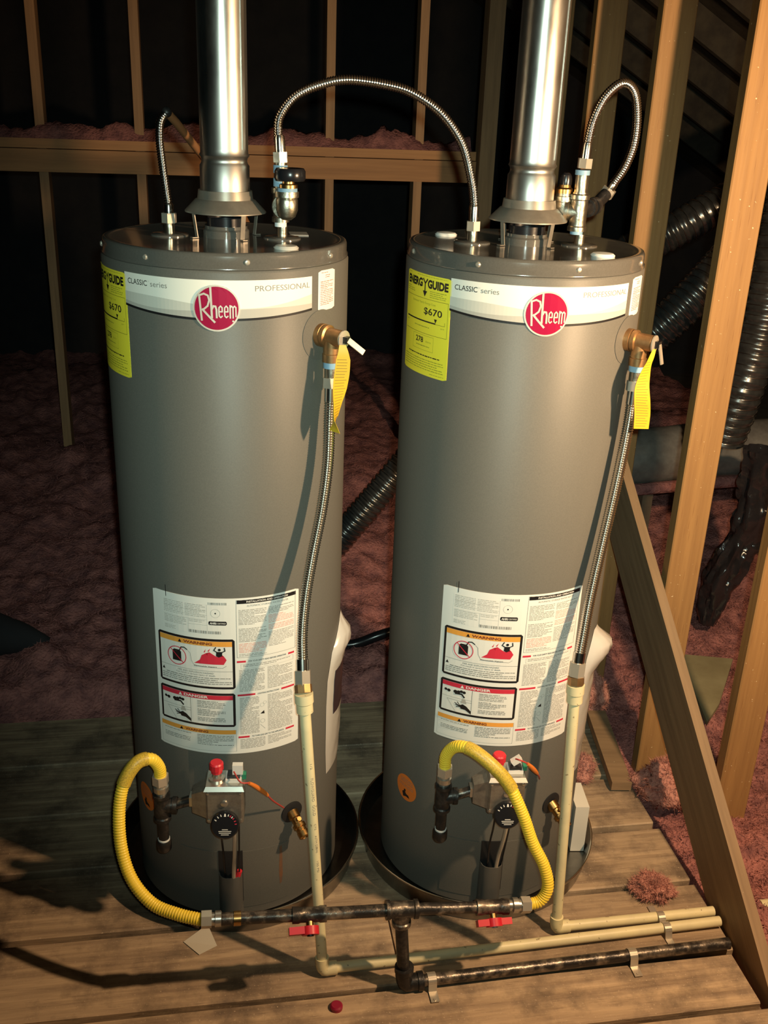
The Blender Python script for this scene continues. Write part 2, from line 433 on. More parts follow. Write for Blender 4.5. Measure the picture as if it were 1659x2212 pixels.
fl = MB(); ubox(fl, -3.2, 4.4, 0.2, 7.6, -0.36, -0.30)
floor = fl.build('floor', 'drywall_under', None, UV(0, 2, -0.3))
tag(floor, 'attic floor under the rough plank deck and pink insulation', 'floor', kind='structure')
for u in (-1.25, -0.84, -0.43, -0.02, 0.39, 0.80, 1.08):
    j = MB(); ubox(j, u - 0.019, u + 0.019, 0.85, 2.60, -0.30, -0.0225); j.build('joist', 'joist_wood', floor)
seams = [0.93, 1.165, 1.386, 1.532, 1.748, 1.955, 2.165, 2.38, 2.612]
rp = random.Random(5)
for i in range(len(seams) - 1):
    v0, v1 = seams[i], seams[i + 1]
    gap = 0.020 if i in (4, 5) else 0.014
    cuts = [-1.75, 1.107 + rp.uniform(-0.012, 0.006)]
    if i == 3: cuts = [-1.75, 0.352, cuts[1]]
    if i == 5: cuts = [-1.75, -0.62, cuts[1]]
    for a, b in zip(cuts, cuts[1:]):
        L_, W_ = b - a - 0.004, v1 - v0 - gap
        zt = rp.uniform(-0.003, 0.0)
        me = MB(); bv = 0.003; x, y = L_ / 2, W_ / 2
        pr = [(-y, -0.022), (y, -0.022), (y, -bv), (y - bv, 0), (-y + bv, 0), (-y, -bv)]
        vs = [(s * x, p, q) for s in (-1, 1) for p, q in pr]
        me.add(vs, [(0, 1, 2, 3, 4, 5), (11, 10, 9, 8, 7, 6)] + [(k, k + 6, (k + 1) % 6 + 6, (k + 1) % 6) for k in range(6)])
        o = me.build('plank', 'deck_wood', None, (0, 0, 0), smooth=False)
        o.parent = floor
        o.location = UV((a + b) / 2 - 0.001, (v0 + v1) / 2, zt) - WLOC['floor']
        o.rotation_euler = (0, 0, DA + rp.uniform(-0.002, 0.002))

# back knee wall: studs with a doubled horizontal plate in front of them
VB = 4.67
wb = thing('wall_back', 'open stud wall with a doubled horizontal beam behind the heaters', 'wall', UV(0, VB, -0.3), kind='structure')
for u in (-1.925, -1.519, -1.113, -0.707, -0.301, 0.105, 0.516, 0.917):
    s = MB(); ubox(s, u - 0.019, u + 0.019, VB, VB + 0.085, -0.30, 3.1); s.build('stud', 'pine_dull', wb)
for nm, z0, z1, dv in (('beam', 1.383, 1.474, 0.0), ('top_plate', 1.477, 1.515, 0.012)):
    L_ = 3.55
    b_ = MB(); b_.box((0, 0, 0), (L_, 0.038, z1 - z0))
    o = b_.build(nm, 'pine_beam', None, (0, 0, 0)); o.parent = wb
    o.location = UV(1.17 - L_ / 2, VB - 0.0195 + dv * .9 - 0.011, (z0 + z1) / 2) - WLOC[wb.name]; o.rotation_euler = (0, 0, DA)
for u0, v0, d in ((1.18, 4.60, 0.07), (1.285, 4.3, 0.04)):
    s = MB(); ubox(s, u0, u0 + d, v0, v0 + 0.089, -0.30, 3.1); s.build('corner_post', 'pine_dull', wb)

wr = thing('wall_right', 'row of bare pine studs along the right edge of the deck', 'wall', UV(1.15, 2.2, -0.3), kind='structure')
for u, v in ((1.26, 1.955), (1.15, 2.205), (1.105, 2.60), (1.08, 3.00), (1.06, 3.40)):
    s = MB(); b = 0.003
    pts = [(u + b, v), (u + .089 - b, v), (u + .089, v + b), (u + .089, v + .038 - b), (u + .089 - b, v + .038), (u + b, v + .038), (u, v + .038 - b), (u, v + b)]
    s.add([UV(p, q, z) for z in (-0.30, 3.1) for p, q in pts], [tuple(range(7, -1, -1)), tuple(range(8, 16))] + [(k, (k + 1) % 8, (k + 1) % 8 + 8, k + 8) for k in range(8)])
    s.build('stud', 'pine', wr, smooth=False)

# roof slope on the right with its rafters, and the far gable
rf = MB()
def slope_z(u): return 3.25 - 0.58 * (u - 0.3)
for a, b in (((0.3, 0.2), (4.6, 7.6)),):
    p = [(a[0], a[1]), (b[0], a[1]), (b[0], b[1]), (a[0], b[1])]
    rf.hexa([UV(u, v, slope_z(u)) for u, v in p] + [UV(u, v, slope_z(u) + 0.02) for u, v in p])
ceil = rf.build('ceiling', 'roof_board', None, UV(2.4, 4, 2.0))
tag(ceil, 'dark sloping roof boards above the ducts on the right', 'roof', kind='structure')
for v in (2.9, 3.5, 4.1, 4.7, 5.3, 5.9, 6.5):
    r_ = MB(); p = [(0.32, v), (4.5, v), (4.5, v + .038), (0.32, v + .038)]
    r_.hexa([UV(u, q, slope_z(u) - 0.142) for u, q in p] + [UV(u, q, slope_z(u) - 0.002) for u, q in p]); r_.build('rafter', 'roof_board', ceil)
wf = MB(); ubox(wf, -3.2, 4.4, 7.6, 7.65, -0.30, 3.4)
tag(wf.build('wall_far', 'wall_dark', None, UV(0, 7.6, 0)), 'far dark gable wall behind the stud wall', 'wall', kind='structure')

# pink blown insulation round the deck
def ins_h(u, v):
    n = noise.fractal(Vector((u * 2.1, v * 2.1, 0.3)), 0.9, 2.0, 3) * 0.055 + noise.fractal(Vector((u * 11, v * 11, 4.0)), 0.8, 2.1, 3) * 0.022 + noise.noise(Vector((u * 60, v * 60, 2))) * 0.006
    base = 0.0
    if v > 2.6: base = min(0.15, 0.005 + (v - 2.6) * 0.078)
    if u > 1.1: base = max(base, 0.0) + 0.05 * min(1, max(0, (u - 1.25) / 0.5))
    dist = max(u - 1.113, v - 2.625)
    h = base + n
    if dist < 0.10:
        t = max(0, min(1, (dist + 0.005) / 0.105)); lowcap = -0.045
        h = lowcap + (h - lowcap) * t if dist > 0 else min(h, lowcap)
    return h
ig = MB(); du = 0.0135
us = [-2.6 + i * du for i in range(int(5.4 / du))]; vs_ = []
v = 1.0
while v < 6.6:
    vs_.append(v); v += du if v < 3.2 else du * (1 + (v - 3.2) * 0.9)
idx = {}; V = []; Fc = []
for j, v in enumerate(vs_):
    for i, u in enumerate(us):
        if u < 1.06 and v < 2.56: continue
        idx[(i, j)] = len(V); V.append(UV(u, v, ins_h(u, v)))
for (i, j), k in idx.items():
    a, b, c = idx.get((i + 1, j)), idx.get((i + 1, j + 1)), idx.get((i, j + 1))
    if a is not None and b is not None and c is not None: Fc.append((k, a, b, c))
ig.add(V, Fc)
fr = random.Random(21)
Vf = []; Ff = []
keys = [p for p in V if -2.6 < p.x < 2.2 and p.y < 4.6]
near = [p for p in keys if p.x > .62 and p.y < 3.3]
for q_ in range(170000):
    p = fr.choice(keys if q_ < 90000 else near) + Vector((fr.uniform(-.008, .008), fr.uniform(-.008, .008), -.001))
    d = Vector((fr.gauss(0, 1), fr.gauss(0, 1), abs(fr.gauss(0, .7)) + .15)).normalized(); l = fr.uniform(.006, .020)
    w = d.cross(Vector((fr.gauss(0, 1), fr.gauss(0, 1), fr.gauss(0, 1)))).normalized() * fr.uniform(.0007, .0018)
    k = len(Vf); Vf += [p - w, p + w, p + d * l]; Ff.append((k, k + 1, k + 2))
ig.add(Vf, Ff)
tag(ig.build('pink_insulation', 'insulation', None, UV(0, 3, 0), angle=180), 'loose pink fibreglass insulation filling the attic floor beyond the deck', 'insulation', kind='stuff')
rg = MB(); V = []; Fc = []; nu, nv = 240, 7
for i in range(nu):
    u = -2.3 + 3.45 * i / (nu - 1)
    for j in range(nv):
        t = j / (nv - 1); q = math.sin(PI * t)
        V.append(UV(u, VB - 0.035 + 0.12 * t, 1.512 + q * (0.035 + 0.055 * max(0, 0.3 + noise.fractal(Vector((u * 4.5, t * 2, 9)), 0.9, 2, 3)) + 0.012 * noise.noise(Vector((u * 40, t * 9, 1))))))
for i in range(nu - 1):
    for j in range(nv - 1): k = i * nv + j; Fc.append((k, k + nv, k + nv + 1, k + 1))
rg.add(V, Fc)
tag(rg.build('insulation_ridge', 'insulation', None, UV(0, VB, 1.5), angle=180), 'pink insulation lying along the top of the horizontal beam', 'insulation', kind='stuff')

# ------------------------------------------------------------------ brace board on the right
AN = math.radians(35.0)
bd = Vector(VX) * math.cos(AN) + ZX * math.sin(AN); bn = -Vector(VX) * math.sin(AN) + ZX * math.cos(AN)
br = MB(); Lb = 1.62
p_top0 = UV(1.124, 1.365, -0.005)             # a point on the top edge line
cen = p_top0 + bd * (Lb / 2 - 0.10) - bn * 0.092
br.box((0, 0, 0), (Lb, 0.026, 0.184))
o = br.build('brace_board', 'brace_wood', None, (0, 0, 0), smooth=False)
o.matrix_world = Matrix(((bd.x, -UX.x, bn.x, cen.x), (bd.y, -UX.y, bn.y, cen.y), (bd.z, -UX.z, bn.z, cen.z), (0, 0, 0, 1)))
tag(o, 'long sloping brace board nailed across the right-hand studs', 'board')

# ------------------------------------------------------------------ drain pans
def pan(C, label):
    t = thing('drain_pan', label, 'drain pan', C, 'round metal drain pans')
    rp_, z = 0.2905, 0.058
    m = MB(); m.lathe([(0, 0.001), (rp_ - 0.012, 0.001), (rp_, z), (rp_ - 0.0015, z), (rp_ - 0.0135, 0.003), (0, 0.003)], C, (0, 0, 1), 96)
    m.build('pan_bowl', 'pan_metal', t, angle=50)
    m = MB(); n = 96
    m.tube([(C.x + rp_ * math.cos(2 * PI * k / n), C.y + rp_ * math.sin(2 * PI * k / n), z) for k in range(n + 1)], 0.0024, 8, caps=False)
    m.build('rolled_rim', 'pan_rim', t)
pan(LC, 'dark round metal drain pan under the left water heater')
pan(RC, 'dark round metal drain pan under the right water heater, holding a white carton')

# ------------------------------------------------------------------ water heaters
TH0 = math.radians(4.0)
def rating_label(Hh):
    s = Sticker(-33.6, 0.812); W_, H_ = 311.0, 365.0
    sh = shifted(s.sheet('label_white', W_, H_, 2.5), WLOC[Hh.name]).build('rating_label', 'label_white', Hh, smooth=True)
    sh['label'] = 'large white rating and warning label'
    s.rect('ink_black', 33, -15, 1.6, 25, 1)
    # rating plate
    s.rect('ink_white', 25, 13, 142, 68, 0.4)
    for yy in (28, 38): s.rect('ink_light', 27, yy, 94, 0.5, 1)
    s.rect('ink_light', 121, 14, 0.5, 62, 1); s.rect('ink_light', 82, 48, 0.5, 30, 1); s.rect('ink_light', 82, 60, 39, 0.5, 1); s.rect('ink_light', 27, 48, 94, 0.5, 1)
    s.lines('ink_light', 28, 16, 44, 30, 3.6, 1.4, seed=1); s.lines('ink_light', 76, 16, 42, 30, 3.6, 1.4, seed=2)
    s.lines('ink_light', 28, 50, 50, 16, 3.4, 1.3, seed=3); s.lines('ink_light', 84, 50, 34, 8, 3.4, 1.3, seed=4); s.lines('ink_light', 28, 72, 26, 8, 3, 1.2, seed=44)
    rnd = random.Random(8); x = 124
    while x < 160: w = rnd.uniform(.6, 1.8); s.rect('ink_grey', x, 9, w, 5.5, 1); x += w + rnd.uniform(.6, 1.6)
    x = 83
    while x < 148: w = rnd.uniform(.8, 2.6); s.rect('ink_grey', x, 73, w, 6.5, 1); x += w + rnd.uniform(.8, 2.0)
    s.ringd('ink_light', 138, 33, 9.5, 8.9, 1); s.disc('ink_black', 138, 33, 1.6, 1.6, 1)
    s.poly('ink_black', [(126, 50.6), (158, 50.6), (160, 52.6), (160, 57.4), (158, 59.4), (126, 59.4), (124, 57.4), (124, 52.6)], 1); s.text('ink_white', 'AHRI', 126.5, 52.6, 4.8, 13, 2, .03); s.text('ink_white', 'CERTIFIED', 141, 53.4, 3.4, 17, 2)
    # first warning panel
    def panel(x, y, w, h, t=5.2):
        s.poly('ink_black', [(x + 4, y), (x + w - 4, y), (x + w, y + 4), (x + w, y + h - 4), (x + w - 4, y + h), (x + 4, y + h), (x, y + h - 4), (x, y + 4)], 1)
        s.rect('ink_white', x + t, y + t, w - 2 * t, h - 2 * t, 2)
    panel(9.5, 91, 165, 116)
    s.rect('ink_orange', 14.7, 96.2, 154.6, 11.5, 3)
    s.poly('ink_black', [(58, 106), (62, 98.5), (66, 106)], 4); s.text('ink_brown', 'WARNING', 70, 98.8, 6.4, 60, 4, .03)
    s.rect('ink_black', 44, 129, 20, 22, 3); s.poly('ink_black', [(44, 129), (48, 125), (60, 125), (64, 129)], 3); s.stroke('ink_black', [(60, 127), (64, 118), (71, 117), (77, 121)], 2.4, 3)
    s.stroke('ink_grey', [(77, 121), (84, 128), (86, 144), (92, 155), (150, 157), (157, 152)], .8, 3)
    s.ringd('ink_red', 54, 139, 21.5, 19.6, 4); s.stroke('ink_red', [(40, 125), (68, 153)], 2.0, 4)
    fl_ = [(92, 149), (104, 140), (108, 129), (111, 137), (116, 124), (118, 134), (124, 121), (125, 132), (134, 128), (139, 131), (147, 124), (146, 133), (153, 130), (150, 139), (158, 138), (152, 149)]
    s.poly('ink_red', fl_, 3); s.poly('ink_red', [(112, 122), (117, 114), (115, 122)], 3); s.poly('ink_red', [(120, 119), (126, 112), (123, 120)], 3)
    s.disc('ink_black', 144, 114.5, 3, 3, 4, 14); s.poly('ink_black', [(138, 119), (150, 119), (149, 129), (143, 132), (137, 129)], 4)
    s.stroke('ink_black', [(139, 120), (133, 116), (137, 109)], 2.2, 4); s.stroke('ink_black', [(149, 120), (155, 117), (154, 110)], 2.2, 4)
    s.text('ink_black', 'Flammable Vapors', 92, 152.5, 3.9, 46, 5, .012)
    s.rect('ink_grey', 14.7, 165, 154.6, .7, 3)
    s.poly('ink_black', [(17, 178), (20.5, 171), (24, 178)], 3)
    s.text('ink_grey', 'FIRE AND EXPLOSION HAZARD', 55, 168.4, 3.8, 76, 3, .01); s.text('ink_black', 'Can result in serious injury or death.', 51, 174, 4.2, 84, 3)
    s.lines('ink_grey', 27, 181, 138, 4, 4.4, 1.8, 3, seed=5); s.lines('ink_grey', 17, 185.5, 150, 15, 4.4, 1.8, 3, seed=6)
    # danger panel
    panel(8.5, 217, 165, 81)
    s.rect('ink_red', 13.7, 222.2, 154.6, 10.4, 3); s.poly('ink_white', [(54, 231), (58, 223.8), (62, 231)], 4); s.text('ink_white', 'DANGER', 66, 224.2, 6.2, 52, 4, .03)
    s.rect('ink_black', 80, 233, .7, 59, 3); s.rect('ink_grey', 14, 258, 66, .6, 3)
    for q, (x, y, r_) in enumerate(((22, 243, 3.4), (29, 244, 4.0), (44, 243, 4.6), (51, 242, 4.0), (57, 240, 3.6), (63, 241, 3.8))): s.disc('ink_black', x, y, r_, r_ * .9, 3 + q * .2, 14)
    s.stroke('ink_black', [(44, 247), (58, 246), (64, 253)], 3.6, 4.6); s.poly('ink_light', [(60, 257), (66, 257), (70, 268), (57, 268)], 3.4)
    s.stroke('ink_grey', [(26, 264), (80, 264)], .7, 3); s.stroke('ink_grey', [(26, 264), (46, 291)], .7, 3)
    s.poly('ink_black', [(54, 274), (62, 270), (70, 274), (80, 284), (80, 291), (68, 283), (58, 282)], 4)
    for e in ((44, 270), (46, 274), (50, 267), (48, 279)): s.stroke('ink_black', [(57, 277), e], 1.8, 4.4)
    for k, (y, n) in enumerate(((238, 3), (249, 2), (258, 3), (268, 2), (278, 3))): s.lines('ink_grey', 95, y - 1, 58 - 6 * (k % 2), n * 3.6, 3.5, 1.6, 3, seed=20 + k)
    # second warning
    s.frame('ink_light', 6.4, 306, 168, 53, .6, 1); s.rect('ink_orange', 7, 306, 166, 10, 2)
    s.poly('ink_black', [(53, 314.8), (57, 307.6), (61, 314.8)], 3); s.text('ink_brown', 'WARNING', 66, 308, 6.2, 50, 3, .03)
    s.lines('ink_grey', 15, 320, 66, 5, 3.8, 1.6, 2, seed=31); s.lines('ink_grey', 15, 331, 62, 12, 3.8, 1.6, 2, seed=32); s.lines('ink_grey', 92, 320, 76, 26, 3.8, 1.6, 2, seed=33)
    # right-hand column
    s.rect('ink_black', 180, 4, 124, 8.4, 1); s.text('ink_white', 'INSTALLATION AND OPERATION', 199, 6.2, 4, 86, 2, .02)
    s.text('ink_grey', 'AUTOMATIC STORAGE WATER HEATER', 200, 15.6, 3.8, 86, 2)
    s.frame('ink_grey', 178.5, 4, 124.5, 130, .7, 1)
    s.lines('ink_grey', 183, 26, 56, 36, 3.2, 1.3, seed=41); s.lines('ink_grey', 183, 68, 56, 32, 3.2, 1.3, seed=42); s.lines('ink_pink', 183, 102, 56, 22, 3.2, 1.4, seed=43); s.lines('ink_grey', 183, 126, 56, 6, 3.2, 1.2, seed=143)
    s.lines('ink_grey', 243, 26, 56, 16, 3.2, 1.3, seed=45); s.lines('ink_pink', 243, 44, 56, 18, 3.2, 1.3, seed=46); s.lines('ink_pink', 243, 66, 56, 14, 3.2, 1.3, seed=47); s.lines('ink_grey', 243, 82, 56, 34, 3.2, 1.2, seed=48)
    for y, a, b, tx in ((141, 18, 14, 'FOR YOUR SAFETY READ BEFORE OPERATING'), (220, 36, 30, 'LIGHTING INSTRUCTIONS'), (322, 23, 20, 'TO TURN GAS OFF TO THE APPLIANCE')):
        s.rect('ink_red', 178, y, a, 4.4, 2); s.rect('ink_red', 300 - b, y, b, 4.4, 2); s.text('ink_black', tx, 178 + a + 5, y + .2, 3.7, 300 - b - 178 - a - 10, 2, .01)
    s.frame('ink_light', 186, 149, 112, 11, .5, 1); s.lines('ink_grey', 190, 151, 100, 8, 3.4, 1.3, seed=50)
    for x, y, w, h, sd in ((182, 163, 52, 52, 51), (240, 163, 56, 52, 52), (182, 229, 40, 90, 53), (240, 229, 56, 90, 54), (182, 330, 52, 24, 55), (240, 330, 54, 22, 56)): s.lines('ink_grey', x, y, w, h, 3.1, 1.3, seed=sd)
    s.ringd('ink_light', 228, 251, 4.5, 4.0, 1, 16); s.ringd('ink_light', 234, 246, 3.6, 3.1, 1, 16); s.poly('ink_black', [(224, 272), (232, 265), (233, 273)], 1); s.ringd('ink_light', 229, 290, 5, 4.4, 1, 16); s.stroke('ink_light', [(224, 298), (234, 310)], .8, 1)
    s.finish(sh)

def energy_label(Hh):
    s = Sticker(-76.2, 1.4245); W_, H_ = 149.0, 192.0
    sh = shifted(s.sheet('label_yellow', W_, H_, 2.5), WLOC[Hh.name]).build('energy_label', 'label_yellow', Hh)
    sh['label'] = 'bright yellow energy label'
    s.lines('ink_olive', 6, 3, 18, 3, 3, 1.1, seed=60); s.lines('ink_olive', 48, 3, 92, 3, 3, 1.0, seed=61)
    s.text('ink_black', 'ENERG', 7, 8.4, 16.5, 62, 1, .05); s.text('ink_black', 'GUIDE', 86, 8.4, 16.5, 56, 1, .05)
    s.stroke('ink_black', [(71, 9), (78, 17)], 3.2, 1); s.stroke('ink_black', [(85, 9), (78, 17)], 3.2, 1.3); s.stroke('ink_black', [(78, 16), (78, 34)], 3.2, 1.6)
    s.poly('ink_black', [(71.5, 31), (85.5, 31), (78, 42)], 2)
    s.lines('ink_olive', 6, 29, 34, 12, 3.6, 1.4, seed=62); s.lines('ink_olive', 94, 29, 44, 14, 3.6, 1.4, seed=63)
    s.rect('ink_black', 5, 45, 139, .6, 1); s.rect('ink_black', 143.4, 45, .6, 66, 1); s.rect('ink_black', 5, 111, 139, .6, 1)
    s.text('ink_olive', 'Estimated Yearly Energy Cost', 34, 51, 5.4, 78, 1)
    s.text('ink_black', '$670', 78, 61, 15, 52, 1, .012)
    s.rect('ink_black', 10, 86.5, 104, 2.6, 1); s.rect('ink_black', 114, 88.3, 24, .6, 1); s.rect('ink_black', 137.4, 82, .6, 7, 1); s.poly('ink_black', [(110, 79), (118, 79), (114, 87)], 2)
    s.text('ink_olive', '$652', 10, 93, 3, 9, 1); s.text('ink_olive', '$690', 128, 93, 3, 9, 1); s.lines('ink_olive', 46, 98, 52, 3, 3, 1.6, seed=64)
    s.frame('ink_olive', 43, 115, 68, 29, .6, 1)
    s.text('ink_black', '278', 54, 119, 11, 26, 1, .02); s.text('ink_olive', 'therms', 88, 124, 4, 16, 1); s.lines('ink_olive', 56, 135, 44, 3, 3, 1.8, seed=65)
    s.lines('ink_black', 24, 153, 106, 4, 4, 2.2, seed=66); s.lines('ink_olive', 8, 161, 132, 22, 4.6, 1.7, seed=67); s.lines('ink_olive', 104, 186, 38, 3, 3, 1.1, seed=68)
    s.finish(sh)

def brand_band(Hh):
    s = Sticker(-40.4, 1.4275); W_ = 367.0
    def bot(x): q = (x / W_ - .52) * 2; return 70.5 - 10.5 * q * q
    mb = MB(); n = 48; vs = []
    for i in range(n + 1):
        x = W_ * i / n; vs += [s.pt(x, 0, s.off), s.pt(x, bot(x), s.off), s.pt(x, 0, -.001), s.pt(x, bot(x), -.001)]
    fs = [(0, 2, 3, 1), (4 * n, 4 * n + 1, 4 * n + 3, 4 * n + 2)]
    for i in range(n):
        a, b = 4 * i, 4 * i + 4; fs += [(a, a + 1, b + 1, b), (a, b, b + 2, a + 2), (a + 1, a + 3, b + 3, b + 1)]
    mb.add(vs, fs)
    sh = shifted(mb, WLOC[Hh.name]).build('brand_band', 'band_white', Hh)
    sh['label'] = 'cream band with grey swoosh and black lower edge'
    s.grid('band_grey_a', 0, W_, lambda x: bot(x) - 26 - 5 * math.sin(x / W_ * 7), lambda x: bot(x) - 3, .5, 48)
    s.grid('band_grey_b', 0, W_, lambda x: bot(x) - 15 + 5 * math.sin(x / W_ * 5.5 + 1.2), lambda x: bot(x) - 3, 1.0, 48)
    s.grid('ink_black', 0, W_, lambda x: bot(x) - 4.2, lambda x: bot(x), 1.5, 48)
    s.text('ink_black', 'CLASSIC', 9, 9.5, 9.5, 47, 1, .006); s.text('ink_light', 'TM', 57, 9.5, 2.5, 4, 1); s.text('ink_grey', 'series', 63, 10, 9, 34, 1)
    s.text('ink_grey', 'PROFESSIONAL', 252, 9.5, 9.8, 109, 1)
    s.finish(sh)
    # round emblem
    e = Sticker(4.6, 1.4195, base_off=0.0024); cx, cy = 0.0, 40.0
    e.poly('emblem_silver', [(cx + 40.5 * math.cos(2 * PI * k / 64), cy + 40.5 * math.sin(2 * PI * k / 64)) for k in range(64)], 0)
    em = e.L['emblem_silver']; o_ = e.off; n = 64; vs = []
    for k in range(n):
        x, y = cx + 40.5 * math.cos(2 * PI * k / n), cy + 40.5 * math.sin(2 * PI * k / n); vs += [e.pt(x, y, o_), e.pt(x, y, -.001)]
    em.add(vs, [(2 * k, 2 * k + 1, (2 * k + 3) % (2 * n), (2 * k + 2) % (2 * n)) for k in range(n)])
    eo = shifted(em, WLOC[Hh.name]).build('emblem', 'emblem_silver', Hh, angle=40); e.L = {}
    eo['label'] = 'round red emblem with silver ring and lettering'
    e.disc('emblem_red', cx, cy, 37.6, 37.6, 1, 64)
    W2 = 'emblem_silver'
    e.stroke(W2, [(-29, 18), (-25.5, 61)], 3.4, 2)
    e.stroke(W2, [(-29, 18), (-21, 15), (-14, 18), (-12, 26), (-15, 36), (-23, 43)], 3.2, 2.2)
    e.stroke(W2, [(-24, 42), (-14, 53), (-3.5, 64)], 3.6, 2.4)
    e.stroke(W2, [(-9.5, 4.5), (-8, 56)], 3.6, 2.6)
    e.stroke(W2, [(-8, 42), (-5, 36), (-1.5, 36.5), (0, 42), (0.2, 56)], 3.2, 2.8)
    for x0 in (3.6, 13.2):
        e.stroke(W2, [(x0 + .6, 45.5), (x0 + 6.2, 45.5), (x0 + 6, 38.5), (x0 + 3.4, 35.6), (x0 + .8, 38.5), (x0 + .4, 46), (x0 + .9, 53), (x0 + 3.4, 55.6), (x0 + 6.2, 53)], 2.3, 3)
    e.stroke(W2, [(23.2, 34.5), (23.2, 56.5)], 2.4, 3); e.stroke(W2, [(23.2, 39), (25.6, 35.6), (28, 38), (28, 56.5)], 2.3, 3.2); e.stroke(W2, [(28, 39), (30.6, 35.6), (33, 38), (33, 54)], 2.3, 3.4)
    e.disc(W2, 28, 62, 1.7, 1.7, 3, 12)
    e.finish(eo, {'emblem_red': 'red_disc', 'emblem_silver': 'lettering'})

def side_label(Hh):
    s = Sticker(53.2, 1.435); sh = shifted(s.sheet('label_white', 52, 73, 3), WLOC[Hh.name]).build('side_label', 'label_white', Hh)
    s.lines('ink_rust', 8, 4, 36, 3, 3, 1.2, seed=70); s.lines('ink_rust', 20, 9, 14, 8, 3.4, 1.3, seed=71); s.lines('ink_rust', 6, 20, 40, 46, 3.2, 1.2, seed=72)
    s.finish(sh)
def fire_sticker(Hh):
    s = Sticker(-51.0, 0.293); vs = []; n = 40; q = MB(); c0 = len(vs)
    s.disc('sticker_orange', 0, 33, 34, 34, 0, n)
    m = s.L.pop('sticker_orange'); sh = shifted(m, WLOC[Hh.name]).build('round_sticker', 'sticker_orange', Hh, angle=40)
    sh['label'] = 'round orange warning sticker'
    s.lines('ink_grey', -20, 10, 42, 14, 4.6, 1.4, 1, seed=75); s.lines('ink_grey', -24, 26, 48, 10, 4.6, 1.4, 1, seed=76)
    s.poly('ink_black', [(-12, 48), (-4, 42), (2, 49), (10, 50), (14, 57), (2, 56), (-8, 60)], 1); s.disc('ink_black', -3, 41, 3.4, 3.4, 1.4, 12)
    s.finish(sh)

